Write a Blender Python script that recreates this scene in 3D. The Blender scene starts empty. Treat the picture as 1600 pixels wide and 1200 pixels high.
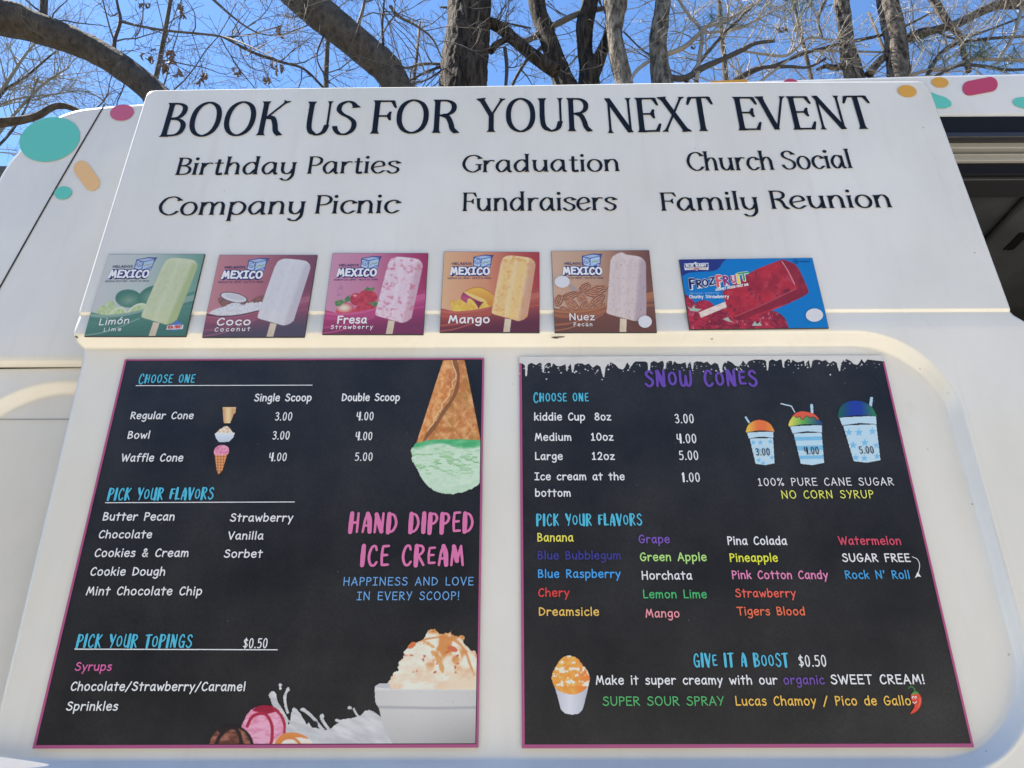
import bpy, math, random
import numpy as np
from mathutils import Vector

# ------------------------------------------------------------------ camera, sky, sun, exposure
SC = bpy.context.scene
EYE = 1.55                       # height of the eye above the ground
FPX = 1200.0                     # focal length in photo pixels (photo 1600 x 1200)
YAW, PITCH, ROLL = (math.radians(a) for a in (0.18, 25.09, -0.13))
CAM = np.array([0.0, -1.17, EYE])

def _rot(yaw, pitch, roll):
    cy, sy, cp, sp = math.cos(yaw), math.sin(yaw), math.cos(pitch), math.sin(pitch)
    f = np.array([-sy*cp, cy*cp, sp]); r = np.array([cy, sy, 0.0]); u = np.cross(r, f)
    c, s = math.cos(roll), math.sin(roll)
    return np.array([c*r + s*u, -s*r + c*u, f])
RM = _rot(YAW, PITCH, ROLL)

cam_data = bpy.data.cameras.new('camera')
cam_data.sensor_width = 36.0; cam_data.lens = FPX/1600*36; cam_data.clip_start = 0.02; cam_data.clip_end = 2000
cam_ob = bpy.data.objects.new('camera', cam_data)
SC.collection.objects.link(cam_ob)
from mathutils import Matrix
cam_ob.matrix_world = Matrix([[RM[0][i], RM[1][i], -RM[2][i], CAM[i]] for i in range(3)] + [[0, 0, 0, 1]])
SC.camera = cam_ob

SUN_EL, SUN_AZ = math.radians(55), math.radians(-73)     # upper left, just behind the plane of the truck's side
world = bpy.data.worlds.new('World'); SC.world = world; world.use_nodes = True
wn = world.node_tree.nodes; wl = world.node_tree.links
sky = wn.new('ShaderNodeTexSky'); sky.sky_type = 'NISHITA'; sky.sun_disc = False
sky.sun_elevation = SUN_EL; sky.sun_rotation = SUN_AZ
sky.air_density = 1.0; sky.dust_density = 0.1; sky.ozone_density = 5.0
wn['Background'].inputs['Strength'].default_value = 0.088
hs = wn.new('ShaderNodeHueSaturation'); hs.inputs['Saturation'].default_value = 1.08
wl.new(sky.outputs['Color'], hs.inputs['Color']); wl.new(hs.outputs['Color'], wn['Background'].inputs['Color'])
sun_d = bpy.data.lights.new('sun', 'SUN'); sun_d.energy = 5.0; sun_d.angle = math.radians(0.5); sun_d.color = (1.0, 0.93, 0.82)
sun = bpy.data.objects.new('sun', sun_d); SC.collection.objects.link(sun)
_sd = Vector((math.sin(SUN_AZ)*math.cos(SUN_EL), math.cos(SUN_AZ)*math.cos(SUN_EL), math.sin(SUN_EL)))
sun.rotation_euler = _sd.to_track_quat('Z', 'Y').to_euler(); sun.location = _sd*30
SC.view_settings.view_transform = 'Standard'; SC.view_settings.look = 'None'
SC.view_settings.exposure = 1.68; SC.view_settings.gamma = 1.0

# ------------------------------------------------------------------ helpers: rays, surfaces
def ray(px, py):
    return np.array([(px-800)/FPX, -(py-600)/FPX, 1.0]) @ RM
def project(P):
    c = (np.asarray(P) - CAM) @ RM.T
    return 800 + FPX*c[..., 0]/c[..., 2], 600 - FPX*c[..., 1]/c[..., 2]
def hit_y(px, py, y):
    d = ray(px, py); s = (y - CAM[1])/d[1]
    return CAM + d*s

TILT = math.tan(math.radians(2.7)); HK = 0.678
class Surf:
    """A piece of the truck's side: u runs along the truck, h is height above the eye."""
    def __init__(self, y0, tilt=TILT, hk=HK, straight=False):
        self.y0, self.t, self.hk, self.straight = y0, tilt, hk, straight
    def inv(self, px, py):
        d = ray(px, py); s = (self.y0 - CAM[1])/d[1]
        if not self.straight and d[2]*s > self.hk:
            s = (self.y0 - self.hk*self.t - CAM[1])/(d[1] - d[2]*self.t)
        return np.array([d[0]*s, d[2]*s])
    def pt(self, u, h, off=0.0):
        u = np.asarray(u, float); h = np.asarray(h, float)
        y = np.full(u.shape, self.y0) - off
        if not self.straight:
            y = y + np.maximum(h - self.hk, 0)*self.t
        return np.stack([u, y, h + EYE], -1)
RECESS = Surf(0.0, straight=True)
DOOR = Surf(-0.022)
BODY = Surf(0.063)

# ------------------------------------------------------------------ helpers: colours and materials
def lin(c):
    c = np.asarray(c, float)/255.0
    return np.where(c <= 0.04045, c/12.92, ((c+0.055)/1.055)**2.4)
PRINT = 1.10                     # paint reflectance against what the shaded photo shows
def ink(*c):
    return tuple(float(x) for x in np.minimum(lin(c)*PRINT, 0.86))
MATS = {}
def mat(name, color, rough=0.5, spec=0.5, metal=0.0, coat=0.0):
    if name in MATS: return MATS[name]
    m = bpy.data.materials.new(name); m.use_nodes = True; MATS[name] = m
    b = m.node_tree.nodes['Principled BSDF']
    b.inputs['Base Color'].default_value = (*color, 1); b.inputs['Roughness'].default_value = rough
    b.inputs['Specular IOR Level'].default_value = spec; b.inputs['Metallic'].default_value = metal
    b.inputs['Coat Weight'].default_value = coat
    return m
def nd(m, t, **kw):
    n = m.node_tree.nodes.new(t)
    for k, v in kw.items():
        if k in n.inputs: n.inputs[k].default_value = v
        else: setattr(n, k, v)
    return n
def lk(m, a, b): m.node_tree.links.new(a, b)
def noise_color(m, c1, c2, scale, lo=0.4, hi=0.6, detail=6, stretch=None, coord='Object', bump=0.0, bump_dist=0.01):
    """Mottle the base colour between c1 and c2, and roughen with the same noise."""
    b = m.node_tree.nodes['Principled BSDF']
    tc = nd(m, 'ShaderNodeTexCoord'); n = nd(m, 'ShaderNodeTexNoise', Scale=scale, Detail=detail, Roughness=0.6)
    src = tc.outputs[coord]
    if stretch:
        mp = nd(m, 'ShaderNodeMapping'); mp.inputs['Scale'].default_value = stretch
        lk(m, src, mp.inputs['Vector']); src = mp.outputs['Vector']
    lk(m, src, n.inputs['Vector'])
    r = nd(m, 'ShaderNodeValToRGB'); r.color_ramp.elements[0].position = lo; r.color_ramp.elements[1].position = hi
    r.color_ramp.elements[0].color = (*c1, 1); r.color_ramp.elements[1].color = (*c2, 1)
    lk(m, n.outputs['Fac'], r.inputs['Fac']); lk(m, r.outputs['Color'], b.inputs['Base Color'])
    if bump:
        bp = nd(m, 'ShaderNodeBump', Strength=bump, Distance=bump_dist)
        lk(m, n.outputs['Fac'], bp.inputs['Height']); lk(m, bp.outputs['Normal'], b.inputs['Normal'])
    return r

def white_paint(name, base, rough=0.22, dirt=0.5):
    m = mat(name, base, rough, 0.5, coat=0.3); b = m.node_tree.nodes['Principled BSDF']
    b.inputs['Coat Roughness'].default_value = 0.12
    tc = nd(m, 'ShaderNodeTexCoord')
    n1 = nd(m, 'ShaderNodeTexNoise', Scale=3.0, Detail=5, Roughness=0.65)
    mp = nd(m, 'ShaderNodeMapping'); mp.inputs['Scale'].default_value = (1, 1, 0.45)
    lk(m, tc.outputs['Object'], mp.inputs['Vector']); lk(m, mp.outputs['Vector'], n1.inputs['Vector'])
    r1 = nd(m, 'ShaderNodeValToRGB'); r1.color_ramp.elements[0].position = 0.35; r1.color_ramp.elements[1].position = 0.62
    d = tuple(x*y for x, y in zip(base, (0.90, 0.895, 0.87)))
    r1.color_ramp.elements[0].color = (*d, 1); r1.color_ramp.elements[1].color = (*base, 1)
    lk(m, n1.outputs['Fac'], r1.inputs['Fac'])
    # sparse grime specks and scuffs
    v = nd(m, 'ShaderNodeTexVoronoi', Scale=22.0); lk(m, tc.outputs['Object'], v.inputs['Vector'])
    n2 = nd(m, 'ShaderNodeTexNoise', Scale=6.0, Detail=3); lk(m, tc.outputs['Object'], n2.inputs['Vector'])
    n3 = nd(m, 'ShaderNodeTexNoise', Scale=260.0, Detail=2); lk(m, tc.outputs['Object'], n3.inputs['Vector'])
    r2 = nd(m, 'ShaderNodeValToRGB'); r2.color_ramp.elements[0].position = 0.03; r2.color_ramp.elements[1].position = 0.055
    r2.color_ramp.elements[0].color = (1, 1, 1, 1); r2.color_ramp.elements[1].color = (0, 0, 0, 1)
    lk(m, v.outputs['Distance'], r2.inputs['Fac'])
    r3 = nd(m, 'ShaderNodeValToRGB'); r3.color_ramp.elements[0].position = 0.52; r3.color_ramp.elements[1].position = 0.6
    lk(m, n2.outputs['Fac'], r3.inputs['Fac'])
    mu = nd(m, 'ShaderNodeMath', operation='MULTIPLY'); lk(m, r2.outputs['Color'], mu.inputs[0]); lk(m, r3.outputs['Color'], mu.inputs[1])
    mu2 = nd(m, 'ShaderNodeMath', operation='MULTIPLY'); lk(m, mu.outputs[0], mu2.inputs[0]); mu2.inputs[1].default_value = dirt
    mx = nd(m, 'ShaderNodeMix', data_type='RGBA')
    lk(m, mu2.outputs[0], mx.inputs['Factor']); lk(m, r1.outputs['Color'], mx.inputs['A']); mx.inputs['B'].default_value = (0.16, 0.13, 0.10, 1)
    # faint rain streaks and hand smudges
    mp2 = nd(m, 'ShaderNodeMapping'); mp2.inputs['Scale'].default_value = (38, 38, 1.6); lk(m, tc.outputs['Object'], mp2.inputs['Vector'])
    n5 = nd(m, 'ShaderNodeTexNoise', Scale=1.0, Detail=4, Roughness=0.6); lk(m, mp2.outputs['Vector'], n5.inputs['Vector'])
    n6 = nd(m, 'ShaderNodeTexNoise', Scale=11.0, Detail=8, Roughness=0.75); lk(m, tc.outputs['Object'], n6.inputs['Vector'])
    r5 = nd(m, 'ShaderNodeMapRange'); r5.inputs['From Min'].default_value = 0.55; r5.inputs['From Max'].default_value = 0.80; r5.inputs['To Max'].default_value = 0.22; lk(m, n5.outputs['Fac'], r5.inputs['Value'])
    r6 = nd(m, 'ShaderNodeMapRange'); r6.inputs['From Min'].default_value = 0.60; r6.inputs['From Max'].default_value = 0.74; r6.inputs['To Max'].default_value = 0.25; lk(m, n6.outputs['Fac'], r6.inputs['Value'])
    mm = nd(m, 'ShaderNodeMath', operation='MAXIMUM'); lk(m, r5.outputs['Result'], mm.inputs[0]); lk(m, r6.outputs['Result'], mm.inputs[1])
    mx2 = nd(m, 'ShaderNodeMix', data_type='RGBA'); lk(m, mm.outputs[0], mx2.inputs['Factor']); lk(m, mx.outputs['Result'], mx2.inputs['A']); mx2.inputs['B'].default_value = (0.60, 0.57, 0.50, 1)
    lk(m, mx2.outputs['Result'], b.inputs['Base Color'])
    rr = nd(m, 'ShaderNodeMapRange'); rr.inputs['To Min'].default_value = rough*0.8; rr.inputs['To Max'].default_value = rough*1.5
    lk(m, n1.outputs['Fac'], rr.inputs['Value']); lk(m, rr.outputs['Result'], b.inputs['Roughness'])
    # slow waviness of pressed sheet
    n4 = nd(m, 'ShaderNodeTexNoise', Scale=5.0, Detail=1); lk(m, tc.outputs['Object'], n4.inputs['Vector'])
    bp = nd(m, 'ShaderNodeBump', Strength=0.18, Distance=0.02); lk(m, n4.outputs['Fac'], bp.inputs['Height'])
    lk(m, bp.outputs['Normal'], b.inputs['Normal']); lk(m, bp.outputs['Normal'], b.inputs['Coat Normal'])
    return m

# ------------------------------------------------------------------ helpers: objects
def tag(o, label=None, cat=None, group=None, kind=None):
    for k, v in (('label', label), ('category', cat), ('group', group), ('kind', kind)):
        if v: o[k] = v
    return o
def thing(name, loc, label, cat, group=None):
    o = bpy.data.objects.new(name, None); o.empty_display_size = 0.1
    SC.collection.objects.link(o); o.location = loc
    bpy.context.view_layer.update()
    return tag(o, label, cat, group)
class MB:
    def __init__(self): self.v, self.f, self.m, self.n = [], [], [], 0
    def add(self, verts, faces, mi=0):
        verts = np.asarray(verts, float).reshape(-1, 3)
        self.v.append(verts); b = self.n
        for f in faces:
            self.f.append([i+b for i in f]); self.m.append(mi)
        self.n += len(verts)
    def box(self, lo, hi, mi=0):
        x0, y0, z0 = lo; x1, y1, z1 = hi
        self.add([(x0,y0,z0),(x1,y0,z0),(x1,y1,z0),(x0,y1,z0),(x0,y0,z1),(x1,y0,z1),(x1,y1,z1),(x0,y1,z1)],
                 [(0,3,2,1),(4,5,6,7),(0,1,5,4),(1,2,6,5),(2,3,7,6),(3,0,4,7)], mi)
    def build(self, name, mats, parent=None, smooth=False, bevel=0.0):
        me = bpy.data.meshes.new(name)
        V = np.concatenate(self.v) if self.v else np.zeros((0, 3))
        if parent is not None: V = V - np.array(world_of(parent))
        me.from_pydata(V.tolist(), [], self.f)
        if not isinstance(mats, (list, tuple)): mats = [mats]
        for m in mats: me.materials.append(m)
        if len(mats) > 1: me.polygons.foreach_set('material_index', self.m)
        if smooth: me.polygons.foreach_set('use_smooth', [True]*len(self.f))
        me.update()
        o = bpy.data.objects.new(name, me); SC.collection.objects.link(o)
        if parent is not None: o.parent = parent
        if bevel:
            b = o.modifiers.new('bevel', 'BEVEL'); b.width = bevel; b.segments = 3; b.limit_method = 'ANGLE'; b.angle_limit = math.radians(40)
        return o
def world_of(o):
    p = Vector((0, 0, 0))
    while o is not None: p += o.location; o = o.parent
    return p

# ------------------------------------------------------------------ helpers: curves and ribbons (all in metres on a surface)
def spline(pts, n=7):
    P = np.asarray(pts, float)
    if len(P) < 3: return P
    closed = np.allclose(P[0], P[-1])
    if closed: Q = np.vstack([P[-2], P, P[1]])
    else: Q = np.vstack([2*P[0]-P[1], P, 2*P[-1]-P[-2]])
    out = []
    t = np.linspace(0, 1, n, endpoint=False)[:, None]
    for i in range(1, len(Q)-2):
        p0, p1, p2, p3 = Q[i-1], Q[i], Q[i+1], Q[i+2]
        out.append(0.5*((2*p1) + (-p0+p2)*t + (2*p0-5*p1+4*p2-p3)*t**2 + (-p0+3*p1-3*p2+p3)*t**3))
    out.append(P[-1:])
    return np.vstack(out)
def ribbon(P, hw, cap='round', flat=False):
    """2-D centre line + half widths -> vertices and faces of a flat ribbon."""
    P = np.asarray(P, float); hw = np.broadcast_to(np.asarray(hw, float), (len(P),)).copy()
    T = np.gradient(P, axis=0); L = np.hypot(T[:, 0], T[:, 1]); L[L == 0] = 1; T /= L[:, None]
    closed = np.allclose(P[0], P[-1])
    if closed:
        t = T[0] + T[-1]; t /= max(np.hypot(*t), 1e-9); T[0] = T[-1] = t
    N = np.stack([-T[:, 1], T[:, 0]], 1)
    A, B = P + N*hw[:, None], P - N*hw[:, None]
    if flat:
        for k in (0, -1):
            if abs(T[k][1]) > 0.45:
                for S in (A, B):
                    S[k] = S[k] + T[k]*((P[k][1]-S[k][1])/T[k][1])
    V = np.empty((2*len(P), 2)); V[0::2] = A; V[1::2] = B
    F = [(2*i, 2*i+1, 2*i+3, 2*i+2) for i in range(len(P)-1)]
    V = list(V)
    if cap == 'round' and not closed:
        for k, s in ((0, -1), (len(P)-1, 1)):
            a0 = math.atan2(T[k][1], T[k][0]) + (math.pi if s < 0 else 0)
            base = len(V)
            for j in range(7):
                a = a0 - math.pi/2 + math.pi*j/6
                V.append(P[k] + hw[k]*np.array([math.cos(a), math.sin(a)]))
            F.append(tuple(range(base, base+7)))
    return np.array(V), F

# ------------------------------------------------------------------ lettering: three drawn alphabets, 10 units = cap height
def glyphs(src):
    d = {}
    for line in src.strip().splitlines():
        ch, adv, strokes = line.split(None, 2)
        L = []
        for s in strokes.split(';'):
            s = s.strip(); fl = ''
            while s and not (s[0].isdigit() or s[0] in '-.'):
                fl += s[0]; s = s[1:]
            L.append((fl, [tuple(float(q) for q in p.split(',')) for p in s.split()]))
        d[ch] = (float(adv), L)
    return d
# rounded handwriting (single weight)
HAND = glyphs('''
a 6.3 5,6.4 3.2,6.9 1.4,5.4 .8,3 1.6,.6 3.2,.3 4.9,2.6;5.1,6.8 5,2.8 5.2,1.2 5.9,0
b 6.2 .9,10.4 .8,.3;.8,4.2 2.2,6.5 4.4,6.4 5.5,4 4.6,1 2.6,.1 .8,1.4
c 5.6 5,5.9 3.2,6.9 1.3,5.3 .8,2.9 2.1,.4 4,.2 5.2,1.4
d 6.3 5.2,10.4 5.3,0;5.2,4.8 3.8,6.7 1.6,6 .7,3.2 1.8,.5 3.8,.4 5.2,2.4
e 6.1 1,3.5 5.4,4;5.4,4 4.9,6.2 2.9,6.9 1.1,5.3 .8,2.6 2.2,.4 4,.2 5.4,1.4
f 5.0 5,9.7 3.7,10.4 2.5,9.2 2.2,6 2.2,0;.5,6.3 4.5,6.5
g 6.1 5,6.2 3.3,6.9 1.3,5.4 .9,2.9 2.3,.7 4,1.3 5.1,3.4;5.2,6.8 5.3,1 4.9,-2.4 3,-3.6 1,-2.7
h 6.1 .9,10.4 .8,0;.8,3.9 2.4,6.3 4.2,6.4 5.1,4.4 5.2,0
i 2.2 1.1,6.8 1.1,0;o1.1,9.4 1.1,9.5
k 5.7 .9,10.4 .8,0;4.7,6.6 .9,2.9;2.2,4.2 5.1,.1
l 2.2 1.1,10.4 1.1,0
m 8.8 .9,6.9 .8,0;.8,4.3 2.2,6.5 3.7,6.2 4.2,4 4.2,.2;4.2,4.3 5.6,6.5 7,6.2 7.6,4 7.8,0
n 6.0 .9,6.9 .8,0;.8,4.1 2.4,6.4 4.2,6.4 5,4.4 5.1,0
o 6.4 3,6.9 1.3,5.7 .8,3.4 1.6,.9 3.2,.1 5,1.2 5.6,3.6 4.8,6 3,6.9
p 6.2 .8,6.9 .9,-3.6;.8,4.4 2.3,6.6 4.5,6.3 5.5,3.8 4.4,.8 2.4,.2 .8,1.6
r 5.0 .9,6.9 .9,0;.9,3.8 2.2,6 3.5,6.7 4.8,6
s 5.2 4.5,6.1 3,6.9 1.3,6.1 1.3,4.7 3,3.8 4.4,2.6 4.2,.9 2.6,.1 .6,.8
t 5.0 2.4,9.4 2.4,0;.4,6.6 4.7,6.7
u 6.0 .8,6.8 .9,2.4 1.9,.4 3.6,.5 5,2.7;5,6.8 5.2,0
v 5.2 .5,6.8 2.6,0;2.6,0 4.8,6.8
w 7.9 .5,6.8 2.3,.1;2.3,.1 4,5.4;4,5.4 5.7,.1;5.7,.1 7.4,6.8
y 5.6 .6,6.8 2.9,.9;5.3,6.8 3.4,1.6 1.5,-3.6
z 5.5 .6,6.5 4.8,6.5;4.8,6.5 .7,.3;.7,.3 5.1,.3
A 7.4 .5,0 3.7,10;3.7,10 6.8,0;1.7,3.4 5.7,3.4
B 6.6 1,9.9 1,.2;1,9.8 3.8,9.5 5,7.8 3.8,5.9 1,5.2;1,5.2 4.5,4.8 5.9,2.8 4.4,.7 1,.2
C 6.6 5.9,8.4 4.6,9.8 2.5,8.8 1,5.6 1.1,2.4 2.6,.3 4.6,.4 6.1,1.7
D 7.3 1,9.8 1,.2;1,9.8 4.2,8.9 6.4,6.2 6.2,3.4 4.4,1.2 1,.2
E 6.3 1,9.7 1,.3;1,9.7 5.7,9.7;1,5.3 5.1,5.3;1,.3 5.8,.3
F 6.0 1,9.7 1,0;1,9.7 5.7,9.7;1,5.3 4.9,5.3
G 7.4 6,8.4 4.6,9.8 2.5,9 1,6 1.1,2.8 2.5,.5 4.6,.3 6.2,2 6.5,4.4;3.9,4.5 7,4.4
H 7.5 1,10 1,0;6.4,10 6.4,0;1,5.2 6.4,5.2
I 5.8 .6,9.7 5.2,9.7;2.9,9.7 2.9,.3;.6,.3 5.2,.3
L 5.7 1,10 1,.3;1,.3 5.3,.3
M 9.0 .8,0 2.2,9.8;2.2,9.8 4.5,2.6;4.5,2.6 6.7,9.8;6.7,9.8 8.3,0
N 7.8 1,0 1,10;1,9.8 6.6,.3;6.6,.3 6.6,10
O 8.1 4,9.9 1.8,8.6 .8,5.4 1.6,2 3.9,.2 6.4,1.6 7.3,5 6.3,8.4 4,9.9
P 6.0 1,9.8 1,0;1,9.7 4.1,9.4 5.4,7.6 4.4,5.5 1,4.6
R 6.7 1,9.8 1,0;1,9.7 4.1,9.4 5.4,7.7 4.4,5.8 1,5;2.2,5 6.2,.1
S 6.6 5.6,8.6 4,9.8 1.9,9 1.5,7.1 3.2,5.7 5.3,4.3 5.8,2.1 4.1,.3 2,.5 .6,1.8
T 7.0 .4,9.7 6.8,9.7;3.6,9.7 3.6,0
U 7.5 1,10 1,4 2,1 3.8,.2 5.6,1.4 6.5,4.4 6.5,10
V 7.0 .5,10 3.5,0;3.5,0 6.5,10
W 10 .4,10 2.8,.1;2.8,.1 5,8.4;5,8.4 7.2,.1;7.2,.1 9.6,10
X 7.0 .6,10 6.2,0;6.2,10 .6,0
Y 6.3 .4,10 3.2,4.8;6,10 2.5,0
Z 6.8 .8,9.7 6.2,9.7;6.2,9.7 .8,.3;.8,.3 6.4,.3
0 6.6 3.3,9.8 1.5,8.3 .8,5 1.6,1.6 3.3,.2 5,1.6 5.8,5 5.1,8.3 3.3,9.8
1 5.6 1.2,7.9 2.9,9.8;2.9,9.8 2.9,.3;1,.3 4.8,.3
2 6.2 .8,7.6 2.2,9.8 4.4,9.2 5,7 3.4,3.4 .8,.4;.8,.3 5.4,.3
8 6.4 3.2,9.8 1.4,8.4 1.9,6.4 3.2,5.4 4.8,6.6 5,8.4 3.2,9.8;3.2,5.4 1.2,3.8 .9,1.8 3.2,.2 5.4,1.8 5.2,3.8 3.2,5.4
% 8.2 6.2,9.8 1.6,.2;2,9.8 .9,8.3 2,6.8 3.1,8.3 2,9.8;6.2,3.2 5.1,1.7 6.2,.2 7.3,1.7 6.2,3.2
& 7.0 6,0 2.1,7 2,9 3.4,9.9 4.4,8.4 3.4,6.2 1.2,3.6 1,1.4 2.6,.1 4.6,1.2 5.9,4.2
! 2.6 1.3,10 1.2,3.2;o1.2,.4 1.2,.5
/ 5.4 .3,-1.4 5,10.2
' 2.4 1.2,10 1,7.6
. 2.6 o1.2,.3 1.2,.4
, 2.6 1.3,.6 .8,-1.6
- 4.2 .6,3.6 3.6,3.6
: 2.6 o1.2,.4 1.2,.5;o1.2,5 1.2,5.1
\u00f3 6.4 3,6.9 1.3,5.7 .8,3.4 1.6,.9 3.2,.1 5,1.2 5.6,3.6 4.8,6 3,6.9;2.8,8.4 4.4,10.4
\u00b7 3.2 o1.6,5 1.6,5.1
'''.replace('\\u00f3', '\u00f3').replace('\\u00b7', '\u00b7'))
# narrow brush capitals: h = heavy down stroke
BRUSH = glyphs('''
A 4.8 .8,.2 1.5,6 2.4,9.6;h2.5,9.4 3.5,6 3.9,.3;1.2,3.3 3.8,3.5
B 5.2 h1.1,9.5 1,.3;1.1,9.6 3,9.5 3.9,7.9 3,6 1.5,5.3;1.5,5.2 3.6,4.6 4.3,2.6 3.2,.7 1.1,.2
C 5.0 4,7.7 3.4,9.5 2,9.1 1,6 1,3 1.9,.5 3.3,.3 4.3,1.8
D 5.2 h1.1,9.5 1,.2;1.1,9.6 3.2,8.8 4.3,6 4.2,3.4 3,1 1.1,.2
E 4.4 1.2,9.4 .9,5 1.1,.4;1.2,9.5 3.7,9.7;1,5.1 3.2,5.3;1.1,.4 3.8,.6
F 4.4 h1.2,9.4 1.1,.2;1.2,9.5 4,9.7;1.1,5.1 3.4,5.3
G 5.2 4,7.9 3.2,9.6 1.9,9 1,6 1.1,2.6 2.2,.3 3.6,.8 4.2,3;4.3,4.4 4.3,.2;2.8,4.4 4.8,4.4
H 5.2 h1.1,9.6 .9,.2;4,9.6 3.9,.2;1,4.8 4,5
I 2.4 h1.2,9.6 1.1,.2
K 5.0 h1.1,9.6 1,.2;4,9.6 1.3,4.6;1.6,5.2 4.2,.2
L 4.2 h1.1,9.6 1,.5;1,.4 3.7,.6
M 6.6 .8,.2 1.6,9.4;h1.7,9.3 3.2,2.2;3.2,2.2 4.8,9.5;4.8,9.5 5.7,.2
N 5.4 .9,.2 1.1,9.4;h1.2,9.2 3.9,.6;4.1,.4 4.3,9.7
O 5.2 2.6,9.5 1.3,8 .9,5 1.4,1.6 2.6,.3 3.9,1.8 4.3,5 3.8,8.2 2.6,9.5
P 4.9 h1.1,9.5 1,0;1.1,9.6 3.2,9.4 4.1,7.5 3.2,5.2 1.2,4.3
R 5.1 h1.1,9.5 1,0;1.1,9.6 3.2,9.4 4,7.6 3,5.6 1.3,4.8;1.9,4.9 4.3,.2
S 4.8 4,8.2 3,9.6 1.6,9 1.2,7.2 2.4,5.6 3.8,4 4,2 2.8,.3 1.6,.5 .7,1.7
T 4.8 .5,9.4 4.6,9.7;h2.5,9.5 2.4,0
U 5.2 1.1,9.6 1,3 2,.5 3.4,1.2 4.2,4;h4.2,9.6 4.2,.2
V 5.0 h.8,9.6 2.5,.4;2.6,.4 4.4,9.7
W 7.0 1,9.5 1,2.6 2,.4 3.2,2 3.5,6.5;3.5,6.5 3.8,1.6 4.8,.4 5.8,3 6,9.6
Y 5.0 h.8,9.6 2.5,4.6;4.4,9.7 2.4,0
0 4.8 2.4,9.7 1.2,8 .9,5 1.3,1.6 2.4,.2 3.5,1.8 3.9,5 3.6,8.2 2.4,9.7
1 2.8 .5,8 1.5,9.7;h1.6,9.5 1.5,.2
3 4.6 .8,8.4 2,9.7 3.4,8.8 3.3,6.6 1.8,5.4;1.8,5.4 3.6,4.4 3.8,2 2.4,.2 .8,1.2
4 4.8 1.1,9.6 .9,5.2 2,4.2 3.6,4.4;h3.8,9.6 3.7,.2
5 4.6 3.8,9.5 1.2,9.5;1.2,9.5 1.1,5.6;1.1,5.6 2.8,6 3.8,4.2 3.5,1.6 2.2,.2 .7,.9
$ 4.8 4,7.8 2.8,8.8 1.4,8 1.3,6.4 2.6,5 3.9,3.6 3.8,1.8 2.5,.9 .9,1.8;2.6,10.2 2.4,-.4
. 2.0 o1,.5 1,.6
''')
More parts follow.
